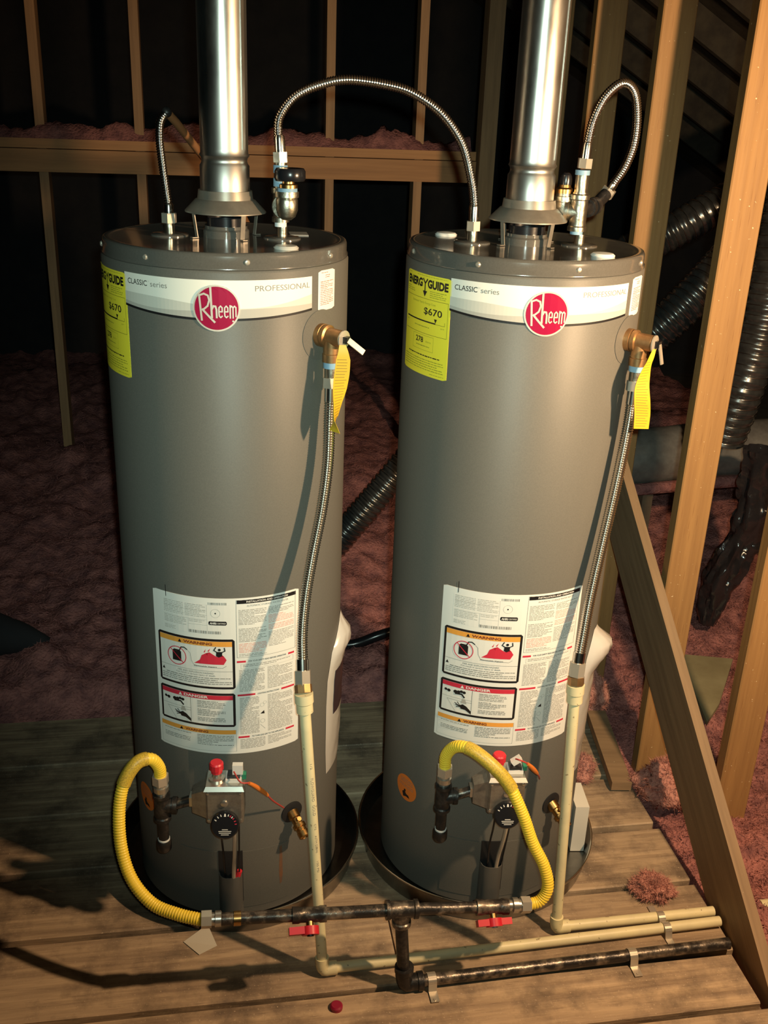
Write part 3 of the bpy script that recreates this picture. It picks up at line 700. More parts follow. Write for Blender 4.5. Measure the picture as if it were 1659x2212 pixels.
def heater(C, label, left):
    Hh = thing('water_heater', label, 'water heater', C, 'grey tank water heaters')
    b = MB(); b.lathe([(0, .006), (R - .004, .006), (R, .010), (R, 1.4385), (R - .0025, 1.4425), (R - .008, 1.4435)], C, (0, 0, 1), 128)
    b.build('jacket', 'tank_paint', Hh, angle=40)
    Rc = R - .0035
    b = MB(); b.lathe([(R - .009, 1.4435), (Rc + .002, 1.4437), (Rc + .0022, 1.447), (Rc, 1.449), (Rc, 1.4665), (Rc - .002, 1.4708), (Rc - .006, 1.4725), (Rc - .014, 1.4715), (Rc - .02, 1.4705), (0, 1.4705)], C, (0, 0, 1), 128)
    b.build('top_cap', 'cap_paint', Hh, angle=60)
    for k in range(8):
        t = math.radians(-73.5 + 45.7 * k if k < 4 else 64 + 45 * (k - 3)); n_ = Vector((math.sin(t), -math.cos(t), 0))
        p = C + n_ * (Rc + .0) + Vector((0, 0, 1.4575))
        s = MB(); s.lathe([(.0052, 0), (.0052, .0008), (.0036, .003), (0, .0036)], p, n_, 10); s.build('screw', 'bright_nut', Hh)
    # openings on the top: flue collar, nipple escutcheons, plugs
    z0 = 1.4705
    b = MB(); b.lathe([(.044, 0), (.044, .013), (.0405, .016), (.0405, .0215), (.0365, .0215), (.0365, .002)], C + Vector((0, 0, z0)), (0, 0, 1), 40); b.build('flue_collar', 'cap_paint', Hh)
    b = MB(); b.lathe([(.036, .0), (.036, .036), (.034, .036), (.034, .002), (0, .002)], C + Vector((0, 0, z0)), (0, 0, 1), 40); b.build('flue_tube', 'black_plastic', Hh)
    tn = Vector((math.cos(TH0), math.sin(TH0), 0)); nn = Vector((math.sin(TH0), -math.cos(TH0), 0))
    for sgn in (-1, 1):
        p = C + tn * (.107 * sgn) + Vector((0, 0, z0))
        b = MB(); b.lathe([(.0, 0), (.036, 0), (.036, .0015), (.033, .003), (.012, .0045), (0, .0045)], p, (0, 0, 1), 32); b.build('nipple_plate', 'cap_paint', Hh)
        b = MB(); b.cyl(p + Vector((0, 0, .004)), p + Vector((0, 0, .022)), .0098, seg=20); b.build('nipple', 'galvanized', Hh)
    def plug(r, th):
        t = math.radians(th); p = C + Vector((r * math.sin(t), -r * math.cos(t), z0))
        b = MB(); b.lathe([(.022, 0), (.023, .002), (.019, .0055), (0, .007)], p, (0, 0, 1), 28); b.build('plug_cap', 'label_white' if not left else 'band_grey_a', Hh)
    plug(.182, 45)
    if not left: plug(.178, -120)
    if left:
        t = math.radians(120); p = C + Vector((.152 * math.sin(t), -.152 * math.cos(t), z0 + .0012)); b = MB(); b.box(p, (.036, .05, .001), (UX, VX, ZX)); b.build('paper_label', 'band_grey_b', Hh)
    brand_band(Hh); energy_label(Hh); side_label(Hh); rating_label(Hh); fire_sticker(Hh)
    # lower access door and burner cover
    def skin(th0, th1, za, zb, off, n=20):
        m = MB(); vs = []
        for i in range(n + 1):
            t = math.radians(th0 + (th1 - th0) * i / n); d = Vector((math.sin(t), -math.cos(t), 0))
            for q, z in ((R + off, za), (R + off, zb), (R - .002, za), (R - .002, zb)): vs.append(C + d * q + Vector((0, 0, z)))
        fs = [(0, 2, 3, 1), (4 * n, 4 * n + 1, 4 * n + 3, 4 * n + 2)]
        for i in range(n): a, e = 4 * i, 4 * i + 4; fs += [(a, a + 1, e + 1, e), (a, e, e + 2, a + 2), (a + 1, a + 3, e + 3, e + 1)]
        return m.add(vs, fs)
    skin(-24, 36, .03, .187, .0012).build('access_door', 'tank_paint', Hh)
    skin(-2.3, 10.6, .05, .190, .0024, 6).build('burner_opening', 'burner_dark', Hh)
    m = MB(); n = 10; vs = []
    for z in (.012, .134):
        for i in range(n + 1):
            q = -1 + 2 * i / n; a = .0275 * q; d = .026 * math.sqrt(max(0, 1 - abs(q) ** 3.0))
            vs.append(C + tn * a + nn * (R - .002 - .0016 * q * q + d) + Vector((0, 0, z)))
        for i in range(n + 1):
            q = -1 + 2 * i / n; a = .0262 * q; d = .0245 * math.sqrt(max(0, 1 - abs(q) ** 3.0))
            vs.append(C + tn * a + nn * (R - .002 - .0016 * q * q + d) + Vector((0, 0, z)))
    k = n + 1; fs = []
    for i in range(n):
        fs += [(i, i + 1, 2 * k + i + 1, 2 * k + i), (k + i, 3 * k + i, 3 * k + i + 1, k + i + 1), (2 * k + i, 2 * k + i + 1, 3 * k + i + 1, 3 * k + i), (i, k + i, k + i + 1, i + 1)]
    m.add(vs, fs); m.build('burner_cover', 'door_paint', Hh)
    # gas control valve
    def G(a, o, c): return C + tn * a + nn * (R + o) + Vector((0, 0, c))
    AX = (tn, nn, ZX)
    m = MB(); m.cyl(G(0, -.004, .385), G(0, .032, .385), .02); m.build('valve_mount', 'cast_alloy', Hh)
    g = MB(); bv = .004
    pr = [(-.038, .030), (.038, .030), (.038, .082), (.038 - bv, .086), (-.038 + bv, .086), (-.038, .082)]
    g.add([G(a, o_, z) for z in (.338, .420) for a, o_ in pr], [tuple(range(5, -1, -1)), tuple(range(6, 12))] + [(q, (q + 1) % 6, (q + 1) % 6 + 6, q + 6) for q in range(6)])
    gv = g.build('gas_valve', 'cast_alloy', Hh); gv['label'] = 'square alloy gas control valve'
    m = MB(); m.hexa([G(a, o_, .420) for a, o_ in ((-.041, .026), (.041, .026), (.041, .091), (-.041, .091))] + [G(a, o_, .4275) for a, o_ in ((-.037, .030), (.037, .030), (.037, .084), (-.037, .084))]); m.build('valve_top', 'alloy_bright', gv, smooth=False)
    m = MB(); m.hexa([G(-.068, .040, .352), G(-.0375, .033, .345), G(-.0375, .080, .345), G(-.068, .070, .352), G(-.068, .040, .398), G(-.0375, .033, .415), G(-.0375, .080, .415), G(-.068, .070, .398)]); m.build('inlet_boss', 'cast_alloy', gv, smooth=False)
    m = MB(); m.box(G(-.07, .055, .375), (.008, .022, .022), AX); m.build('inlet_flange', 'alloy_bright', gv)
    for a in (-.033, .033):
        for z in (.345, .412):
            m = MB(); m.lathe([(.003, 0), (.003, .0015), (0, .0022)], G(a, .0855, z), nn, 8); m.build('valve_screw', 'alloy_bright', gv)
    m = MB(); m.lathe([(.008, 0), (.007, .004), (0, .006)], G(0, .0855, .388), nn, 16); m.build('pressure_tap', 'alloy_bright', gv)
    kd = (nn * .93 + ZX * .36).normalized(); kp = G(.002, .086, .340)
    m = MB(); m.lathe([(0, 0), (.012, 0), (.012, .006), (.0275, .007), (.029, .011), (.029, .017), (.0265, .020), (0, .0205)], kp, kd, 40); kn = m.build('temperature_knob', 'black_plastic', gv)
    ku = (ZX - kd * kd.z).normalized(); kx = ku.cross(kd).normalized()
    kx = kx if kx.dot(tn) > 0 else -kx
    def KP(x, y, h=.0212): return kp + kd * h + kx * x + ku * y
    for nm, mm, angs in (('white_marks', 'ink_white', (150, 130, 112, 90, 72, 50)), ('red_marks', 'ink_red', (60, 40, 24, 8))):
        m = MB()
        for a in angs:
            t = math.radians(a); c_, s_ = math.cos(t), math.sin(t)
            r0, r1, w = (.020, .0245, .0011) if a != 90 else (.0185, .0245, .0022)
            m.add([KP(c_ * r0 - s_ * w, s_ * r0 + c_ * w), KP(c_ * r0 + s_ * w, s_ * r0 - c_ * w), KP(c_ * r1 + s_ * w * .6, s_ * r1 - c_ * w * .6), KP(c_ * r1 - s_ * w * .6, s_ * r1 + c_ * w * .6)], [(0, 1, 2, 3)])
        if nm == 'white_marks':
            for q, (y, w) in enumerate(((-.009, .006), (-.0125, .013), (-.016, .012), (-.0195, .008))): m.add([KP(-w, y), KP(w, y), KP(w, y + .0013), KP(-w, y + .0013)], [(0, 1, 2, 3)])
        m.build(nm, mm, kn, smooth=False)
    m = MB(); m.lathe([(.017, 0), (.017, .004), (.010, .006), (.009, .014)], G(-.017, .056, .4275), ZX, 20); m.build('pilot_base', 'alloy_bright', gv)
    m = MB(); m.lathe([(.008, 0), (.0118, .003), (.0118, .009), (.0145, .011), (.0145, .024), (.012, .027), (0, .027)], G(-.017, .056, .4405), ZX, 12); m.build('pilot_button', 'red_plastic', gv, angle=25)
    m = MB(); m.box(G(.018, .056, .431), (.032, .03, .007), AX); m.build('switch_plate', 'white_plastic', gv, smooth=False)
    m = MB(); m.box(G(.018, .056, .4375), (.026, .022, .006), AX); m.build('switch_base', 'black_plastic', gv, smooth=False)
    m = MB(); ax2 = AX if left else ((tn * .8 + ZX * .6), nn, (ZX * .8 - tn * .6)); m.box(G(.026 if left else .02, .056, .4515), (.021, .012, .022) if left else (.022, .012, .012), ax2); m.build('wire_connector', 'white_plastic', gv, smooth=False)
    m = MB(); m.box(G(.039, .055, .4345), (.008, .014, .011), AX); m.build('green_clip', 'green_plastic', gv, smooth=False)
    if left: wp = [(.040, -.300, .452), (.057, -.323, .444), (.075, -.313, .434), (.099, -.283, .39), (.114, -.253, .345), (.131, -.205, .289)]
    else: wp = [(.035, -.31, .47), (.044, -.319, .473), (.061, -.309, .458), (.081, -.289, .427), (.096, -.262, .394), (.108, -.215, .35)]
    P, _ = spline([C + Vector(q) for q in wp], 40)
    m = MB(); m.tube(P, .0017, 8); wo = m.build('igniter_wire', 'red_wire', Hh)
    m = MB(); m.tube(P[8:22], [.0034 + .0016 * math.sin(PI * i / 13) for i in range(14)], 10); m.build('wire_sheath', 'orange_sheath', wo)
    for a, r_, mm, nm, pts in ((.012, .0046, 'bright_nut', 'pilot_tube', [(.016, .05, .338), (.016, .046, .27), (.013, .034, .21), (.010, .024, .17), (.007, .016, .11)]), (-.006, .0022, 'black_plastic', 'thermocouple_lead', [(-.01, .05, .338), (-.012, .045, .27), (-.012, .022, .20), (-.010, .012, .12)]), (.02, .0018, 'black_plastic', 'igniter_lead', [(.026, .05, .338), (.024, .04, .26), (.02, .012, .13)])):
        P, _ = spline([G(*q) for q in pts], 30); m = MB(); m.tube(P, r_, 8); m.build(nm, mm, Hh)
    if left:
        m = MB(); m.cyl(G(.016, .012, .128), G(.021, .012, .146), .006, seg=10); m.build('red_plug', 'red_plastic', Hh)
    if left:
        st = Sticker(31.5, .182, base_off=.0014)  # narrow reddish-brown streak laid flat on the lower jacket
        st.poly('streak_brown', [(-2.5, 2), (3, 0), (4.5, 40), (5, 80), (3, 104), (-2, 108), (-4, 70), (-3, 30)], 0)
        shifted(st.L['streak_brown'], C).build('brown_streak', 'streak_brown', Hh)
    # drain cock
    t = math.radians(38.5); dn = Vector((math.sin(t), -math.cos(t), 0)); dp = C + dn * R + Vector((0, 0, .262)); dd = (dn * .86 - ZX * .5).normalized()
    m = MB(); m.lathe([(.026, -.003), (.026, .0015), (.022, .003), (0, .003)], dp, dn, 28); m.build('drain_plate', 'burner_dark', Hh)
    m = MB(); m.lathe([(.0135, 0), (.0135, .016), (.0105, .018), (.0105, .030), (.0145, .032), (.0145, .040), (.0115, .042), (.0115, .048), (.0128, .050), (.0128, .062), (.009, .064), (.009, .058), (0, .058)], dp + ZX * .0, dd, 20); dc = m.build('drain_cock', 'brass', Hh)
    m = MB(); hp = dp + dd * .024; m.cyl(hp, hp + ZX * .014 + dn * .01, .005, seg=12); m.build('drain_stem', 'brass', dc)
    # temperature and pressure relief valve
    t = math.radians(55.0); vn = Vector((math.sin(t), -math.cos(t), 0)); vt = Vector((math.cos(t), math.sin(t), 0)); vz = 1.318
    s = Sticker(55, vz + .047, base_off=.0011); s.disc('tank_paint', 0, 47, 46, 47, 0, 40); shifted(s.L['tank_paint'], C).build('relief_plate', 'tank_paint', Hh, angle=40)
    def T(o_, a=0.0, c=0.0): return C + vn * (R + o_) + vt * a + Vector((0, 0, vz + c))
    m = MB(); m.lathe([(.0, -.004), (.0215, -.004), (.0215, .010), (.019, .011), (.019, .013), (.021, .0135), (.021, .020), (.0165, .022), (.0155, .052), (.013, .054), (0, .054)], T(0), vn, 28)
    m.lathe([(.0, .0), (.0150, .0), (.0150, -.030), (.0165, -.031), (.0165, -.046), (0, -.046)], T(.027), ZX, 24)
    rv = m.build('relief_valve', 'bronze', Hh); rv['label'] = 'bronze relief valve with yellow paper tag'
    m = MB(); m.lathe([(0, 0), (.0165, 0), (.0165, .0025), (.006, .004), (0, .004)], T(.0545), vn, 24); m.build('end_disc', 'bright_nut', rv)
    m = MB(); m.box(T(.062), (.010, .012, .012), (vn, vt, ZX)); m.build('lever_hinge', 'black_plastic', rv)
    ld = (vt * .55 - ZX * .62 + vn * .55).normalized() if left else (vn * .25 - ZX * .97).normalized()
    lx = vn.cross(ld).normalized(); ln = ld.cross(lx)
    m = MB(); m.box(T(.066) + ld * .017, (.040, .011, .0025), (ld, lx, ln)); m.build('test_lever', 'bright_nut', rv)
    if left:
        cl = [(-.087, 1.788, 1.312), (-.085, 1.785, 1.296), (-.086, 1.784, 1.270), (-.089, 1.783, 1.240), (-.092, 1.782, 1.212), (-.095, 1.78, 1.186), (-.098, 1.778, 1.150)]; ws = [.012, .026, .028, .028, .027, .027, .028]; an = [5, 5, 8, 28, 58, 78, 138]
    else:
        cl = [(.492, 1.850, 1.313), (.487, 1.846, 1.296), (.480, 1.842, 1.275), (.476, 1.838, 1.245), (.480, 1.838, 1.215), (.484, 1.84, 1.190), (.486, 1.842, 1.160)]; ws = [.007, .018, .028, .030, .030, .030, .029]; an = [20, 40, 30, 12, -6, 0, 4]
    P, _ = spline(cl, 31); m = MB(); pm = MB(); vs = []; pv = []; rnd = random.Random(3)
    def wat(seq, i): q = i / 30 * (len(seq) - 1); k = min(int(q), len(seq) - 2); return seq[k] + (seq[k + 1] - seq[k]) * (q - k)
    for i, p in enumerate(P):
        a = math.radians(wat(an, i)); w = wat(ws, i) / 2; d = Vector((math.cos(a), math.sin(a), 0)); nrm = Vector((math.sin(a), -math.cos(a), 0))
        vs += [p - d * w + nrm * .0003, p + d * w + nrm * .0003, p - d * w - nrm * .0003, p + d * w - nrm * .0003]
        if i > 4 and i < 30:
            e = rnd.uniform(.4, .8); q = p + nrm * .0006; dz = Vector((0, 0, .0013)); pv.append((q - d * w * .8, q + d * w * e, q + d * w * e + dz, q - d * w * .8 + dz))
    fs = [(0, 1, 3, 2), (120, 122, 123, 121)]
    for i in range(30): a, e = 4 * i, 4 * i + 4; fs += [(a, e, e + 1, a + 1), (a + 2, a + 3, e + 3, e + 2), (a, a + 2, e + 2, e), (a + 1, e + 1, e + 3, a + 3)]
    m.add(vs, fs); tg = m.build('paper_tag', 'tag_yellow', rv, smooth=True, angle=50)
    for q in pv: pm.add(q, [(0, 1, 2, 3)])
    pm.build('tag_lines', 'tag_print', rv, smooth=False)
    # literature bag on the right flank
    m = MB(); nu_, nv_ = 20, 30; vs = []
    zt, zb_ = .668, .300
    def lerp3(v, k): q = v * (len(k) - 1); i_ = min(int(q), len(k) - 2); return k[i_] + (k[i_ + 1] - k[i_]) * (q - i_)
    Lk_, Rk_, A_ = (([88, 71, 66, 65, 65, 65, 66], [94, 104, 110, 112, 112, 110, 104], .016) if left else ([64, 57, 54, 53, 52, 52, 54], [72, 92, 100, 102, 102, 98, 90], .030))
    for j in range(nv_ + 1):
        for i in range(nu_ + 1):
            fu, fv = i / nu_, j / nv_; t_ = math.radians(lerp3(fv, Lk_) + (lerp3(fv, Rk_) - lerp3(fv, Lk_)) * fu)
            bul = math.sin(PI * fu) ** .6 * (A_ * math.exp(-((fv - .13) / .12) ** 2) + .009 * (1 - .6 * fv)) * min(1, fv / .10) * (1 - max(0, fv - .8) * 3.5)
            bul += .0045 * noise.noise(Vector((fu * 9, fv * 20, 13))) * math.sin(PI * fu) * min(1, fv / .1) * (1 - fv)
            bul += .0022 * noise.noise(Vector((fu * 5, fv * 11, 3 if left else 7))) * math.sin(PI * fu)
            vs.append(C + Vector((math.sin(t_), -math.cos(t_), 0)) * (R + max(bul, .0008)) + Vector((0, 0, zt + (zb_ - zt) * fv)))
    m.add(vs, [(j * (nu_ + 1) + i, j * (nu_ + 1) + i + 1, (j + 1) * (nu_ + 1) + i + 1, (j + 1) * (nu_ + 1) + i) for j in range(nv_) for i in range(nu_)])
    bag = m.build('literature_bag', 'bag_plastic', Hh, angle=60); bag['label'] = 'clear plastic bag of paper manuals'
    if left:
        m2 = MB(); W1 = nu_ + 1; sub = []
        for j in range(9, 19):
            for i in range(3, 18):
                p = Vector(vs[j * W1 + i]); n_ = (p - C); n_.z = 0; sub.append(p + n_.normalized() * .0012)
        m2.add(sub, [(j * 15 + i, j * 15 + i + 1, (j + 1) * 15 + i + 1, (j + 1) * 15 + i) for j in range(9) for i in range(14)]); m2.build('booklet', 'booklet_dark', bag, angle=60)
    return Hh
heater(LC, 'grey tank water heater on the left, farther from the bare wooden studs', True)
heater(RC, 'grey tank water heater on the right, beside the bare wooden studs', False)

# white carton standing in the right pan
cb = MB(); cb.box((0.5130, 2.045, 0.0725), (0.034, 0.095, 0.135), (Vector((.998, .06, 0)), Vector((-.06, .998, 0)), ZX))
tag(cb.build('white_carton', 'carton_white', None, (0.5175, 2.035, 0.004), smooth=False), 'small white carton standing in the pan beside the right heater', 'box')

# ------------------------------------------------------------------ draft hoods and vent pipes
def hood(C, label):
    t = thing('draft_hood', label, 'draft hood', C + Vector((0, 0, 1.4705)), 'draft hoods on the heaters')
    o = C
    m = MB(); m.lathe([(.0475, 1.556), (.0505, 1.556), (.0525, 1.5405), (.0565, 1.539), (.0765, 1.5185), (.0765, 1.5165), (.055, 1.536), (.0505, 1.5375), (.0475, 1.556)], o, (0, 0, 1), 48); m.build('hood_cone', 'hood_metal', t, angle=35)
    for a in (-52, 38, 128, 218):
        q = math.radians(a); d = Vector((math.sin(q), -math.cos(q), 0)); e = Vector((math.cos(q), math.sin(q), 0)); m = MB()
        z0 = 1.4712
        for (r0, za), (r1, zb) in (((.068, 1.522), (.061, z0)),):
            m.hexa([o + d * r1 - e * .0048 + ZX * zb, o + d * r1 + e * .0048 + ZX * zb, o + d * (r1 + .0016) + e * .0048 + ZX * zb, o + d * (r1 + .0016) - e * .0048 + ZX * zb,
                    o + d * r0 - e * .0048 + ZX * za, o + d * r0 + e * .0048 + ZX * za, o + d * (r0 + .0016) + e * .0048 + ZX * za, o + d * (r0 + .0016) - e * .0048 + ZX * za])
        m.box(o + d * .067 + ZX * (z0 + .0008), (.013, .0096, .0014), (d, e, ZX)); m.build('hood_leg', 'hood_metal', t, smooth=False)
hood(LC, 'grey flared draft hood on four legs over the left heater')
hood(RC, 'grey flared draft hood on four legs over the right heater')
def vent(C, label):
    t = thing('vent_pipe', label, 'vent pipe', C + Vector((0, 0, 1.553)), 'galvanized vent pipes')
    r = .0452
    m = MB(); m.lathe([(r - .001, 1.553), (r + .0012, 1.553), (r + .001, 1.600), (r - .002, 1.6045), (r - .003, 1.609), (r - .002, 1.6135), (r + .0015, 1.618), (r - .0008, 1.6225), (r - .0008, 1.63)], C, (0, 0, 1), 64); m.build('lower_section', 'vent_metal', t, angle=60)
    m = MB(); m.lathe([(r - .0008, 1.622), (r - .001, 2.4), (r + .0015, 2.401), (r + .0012, 2.9), (r - .002, 2.9), (r - .002, 1.622), (r - .0008, 1.622)], C, (0, 0, 1), 64); m.build('upper_section', 'vent_metal', t, angle=60)
    q = math.radians(62); d = Vector((math.sin(q), -math.cos(q), 0)); e = Vector((math.cos(q), math.sin(q), 0))
    m = MB(); m.box(C + d * (r - .0002) + ZX * 2.26, (.0016, .008, 1.26), (d, e, ZX)); m.build('lock_seam', 'vent_metal', t, smooth=False)
vent(LC, 'shiny galvanized vent pipe rising from the left heater')
vent(RC, 'shiny galvanized vent pipe rising from the right heater')

# ------------------------------------------------------------------ water plumbing on top
def hexnut(mb, p, d, r, L_): d = Vector(d).normalized(); p = Vector(p); mb.cyl(p, p + d * L_, r, seg=6); return mb
tnL = Vector((math.cos(TH0), math.sin(TH0), 0)) * .107
pLl, pLr, pRl, pRr = LC - tnL, LC + tnL, RC - tnL, RC + tnL
def connector(label, pts, base, nut0, nut1, group='corrugated steel water connectors', r=.0092, extra=None, s0=.018, s1=.018):
    t = thing('water_connector', label, 'hose', base, group)
    corrugated(pts, r, .0046, .0019).build('corrugated_hose', 'stainless', t, angle=80)
    for (p, d), L_ in ((nut0, s0), (nut1, s1)):
        if p is None: continue
        p = Vector(p); d = Vector(d).normalized()
        m = MB(); m.lathe([(0, 0), (r + .0006, 0), (r + .0006, L_ * .8), (r - .001, L_), (0, L_)], p, d, 20); m.build('sleeve', 'stainless', t)
        m = MB(); hexnut(m, p - d * .018, d, .0146, .0182); m.build('nut', 'bright_nut', t, smooth=False)
    return t
HC = [(-0.431, 1.965, 1.528), (-0.435, 1.966, 1.561), (-0.440, 1.970, 1.602), (-0.444, 1.975, 1.642), (-0.443, 1.985, 1.672), (-0.434, 2.000, 1.688)]
t = connector('corrugated hose at the far left bending into a copper pipe behind the vent', HC, pLl + ZX * 1.4925, (pLl + ZX * 1.511, (0, 0, 1)), (None, None), r=.0082)
P, _ = spline([(-0.434, 2.0, 1.688), (-0.428, 2.02, 1.678), (-0.421, 2.08, 1.653), (-0.408, 2.18, 1.609), (-0.39, 2.28, 1.557), (-.36, 2.46, 1.45), (-.33, 2.75, 1.2), (-.33, 2.8, .05)], 50)
m = MB(); m.tube(P, .0078, 14); m.build('copper_pipe', 'copper', t)
m = MB(); m.sphere((-0.434, 2.0, 1.688), .0098, 14, 8); m.build('elbow', 'black_iron', t)
HM = [(-0.222, 1.981, 1.632), (-0.225, 1.985, 1.658), (-0.221, 1.989, 1.691), (-0.192, 1.994, 1.726), (-0.141, 1.998, 1.748), (-0.091, 2.002, 1.756), (-0.014, 2.006, 1.748), (0.03, 2.01, 1.734), (0.074, 2.014, 1.707), (0.107, 2.018, 1.672), (0.127, 2.023, 1.637), (0.145, 2.027, 1.578), (0.152, 2.031, 1.540)]
connector('corrugated hose arching from the left heater across to the right heater', HM, Vector((-0.221, 1.981, 1.61)), ((-0.2205, 1.981, 1.627), (-.05, 0, 1)), (pRl + ZX * 1.511, (-.02, 0, 1)), s1=.032, s0=.03)
HL = [(0.362, 2.047, 1.652), (0.362, 2.047, 1.668), (0.369, 2.05, 1.707), (0.389, 2.06, 1.747), (0.42, 2.075, 1.77), (0.447, 2.09, 1.756), (0.462, 2.105, 1.713), (0.466, 2.12, 1.662), (0.457, 2.135, 1.617), (0.441, 2.15, 1.583)]
connector('corrugated hose looping tightly above the right heater near the studs', HL, Vector((0.36, 2.047, 1.615)), ((0.3605, 2.047, 1.634), (.03, 0, 1)), ((0.436, 2.153, 1.573), (.42, -.2, .85)), s0=.03, s1=.014)

def bez(pts, r): P, _ = spline(pts, 24); return MB().tube(P, r, 20)
# left vacuum relief tee
t = thing('relief_tee', 'galvanized tee with a black-capped vacuum breaker on the left heater', 'pipe fitting', pLr + ZX * 1.4925, 'galvanized tees with vacuum breakers')
x, y = pLr.x - .003, pLr.y
m = MB(); m.lathe([(0, 1.4925), (.0115, 1.4925), (.0115, 1.502), (0, 1.502)], (x, y, 0), (0, 0, 1), 20); m.build('tape_wrap', 'white_tape', t)
m = MB(); m.lathe([(0, 1.501), (.0165, 1.501), (.0165, 1.509), (.0145, 1.511), (.0145, 1.552), (.0172, 1.554), (.0172, 1.563), (0, 1.563)], (x, y, 0), (0, 0, 1), 28); m.build('tee', 'galvanized', t)
fx, fy = -.2035, 1.938
m = MB(); m.lathe([(0, 1.510), (.008, 1.510), (.016, 1.516), (.0205, 1.528), (.0205, 1.546), (.0188, 1.549), (.0225, 1.551), (.0225, 1.561), (0, 1.561)], (fx, fy, 0), (0, 0, 1), 28)
m.cyl((x, y, 1.532), (fx, fy, 1.532), .0155, .0165); m.build('street_elbow', 'galvanized', t)
m = MB(); m.ring((x + (fx - x) * .42, y + (fy - y) * .42, 1.532), (x + (fx - x) * .55, y + (fy - y) * .55, 1.532), .01, .0225, 28); m.build('elbow_collar', 'galvanized', t)
m = MB(); m.lathe([(0, 1.561), (.0185, 1.561), (.0185, 1.567), (0, 1.567)], (fx + .001, fy, 0), (0, 0, 1), 24); m.build('tape_band', 'blue_tape', t)
m = MB(); m.lathe([(0, 1.567), (.017, 1.567), (.017, 1.573), (.0115, 1.575), (.0115, 1.586), (0, 1.586)], (fx + .003, fy, 0), (0, 0, 1), 20); m.build('breaker_neck', 'brass', t)
m = MB(); m.lathe([(.012, 1.580), (.0265, 1.580), (.0285, 1.584), (.0285, 1.597), (.0255, 1.602), (0, 1.603)], (fx + .006, fy, 0), (0, 0, 1), 32); m.build('breaker_cap', 'black_plastic', t)
m = MB(); m.lathe([(0, 1.563), (.0125, 1.563), (.0125, 1.590), (0, 1.590)], (x, y, 0), (0, 0, 1), 24); m.build('riser', 'galvanized', t)
for za, zb in ((1.566, 1.581), (1.590, 1.604)):
    m = MB(); m.ring((x, y, za), (x, y, zb), .0, .0135); m.build('tape_ring', 'blue_tape', t)
m = MB(); m.lathe([(0, 1.604), (.0115, 1.604), (.0115, 1.609), (0, 1.609)], (x, y, 0), (0, 0, 1), 20); m.build('thread', 'galvanized', t)
# right tee
t = thing('relief_tee', 'tall galvanized tee with a brass vacuum breaker on the right heater', 'pipe fitting', pRr + ZX * 1.4925, 'galvanized tees with vacuum breakers')
x, y = .3575, 2.0455
m = MB(); m.lathe([(0, 1.4925), (.0125, 1.4925), (.0125, 1.499), (0, 1.499)], (x, y, 0), (0, 0, 1), 20); m.build('tape_wrap', 'blue_tape', t)
m = MB(); m.lathe([(0, 1.499), (.0185, 1.499), (.0185, 1.507), (.0165, 1.509), (.0165, 1.557), (.0188, 1.559), (.0188, 1.567), (.0145, 1.569), (.0145, 1.572), (0, 1.572)], (x, y, 0), (0, 0, 1), 28); m.build('tee', 'galvanized', t)
m = MB(); m.lathe([(0, 1.572), (.0128, 1.572), (.0128, 1.606), (0, 1.606)], (x, y, 0), (0, 0, 1), 24); m.build('riser', 'galvanized', t)
m = MB(); m.ring((x, y, 1.604), (x, y, 1.613), .0, .0142); m.build('tape_ring', 'blue_tape', t)
lx, ly = .328, 2.058
m = MB(); m.cyl((x, y, 1.533), (x - .020, y + .007, 1.535), .0165); m.lathe([(0, 0), (.021, 0), (.021, .007), (0, .007)], (x - .018, y + .006, 1.535), (-.9, .3, .05), 28)
m.lathe([(0, 1.518), (.012, 1.519), (.0165, 1.528), (.0165, 1.552), (.0175, 1.553), (.0175, 1.562), (.0155, 1.563), (.0155, 1.568), (0, 1.568)], (lx, ly, 0), (0, 0, 1), 24); m.build('street_elbow', 'galvanized', t)
m = MB(); m.lathe([(0, 1.568), (.0165, 1.568), (.0165, 1.576), (.0125, 1.579), (.0115, 1.584), (0, 1.584)], (lx, ly, 0), (0, 0, 1), 20); m.build('breaker_neck', 'brass', t)
m = MB(); m.lathe([(.0115, 1.584), (.0118, 1.594), (.010, 1.602), (.006, 1.606), (0, 1.607)], (lx + .001, ly, 0), (0, 0, 1), 24); m.build('breaker_cap', 'black_plastic', t)
m = MB(); m.tube(spline([(x + .005, y + .01, 1.540), (.385, 2.085, 1.540), (.402, 2.115, 1.543), (.416, 2.138, 1.552), (.4285, 2.150, 1.5625)], 20)[0], .0125, 18); m.build('branch_elbow', 'black_iron', t)
for pa, pb in (((.392, 2.098, 1.5405), (.4, 2.11, 1.542)), ((.381, 2.082, 1.539), (.388, 2.093, 1.54))):
    m = MB(); m.ring(pa, pb, .01, .0178); m.build('branch_collar', 'black_iron', t)

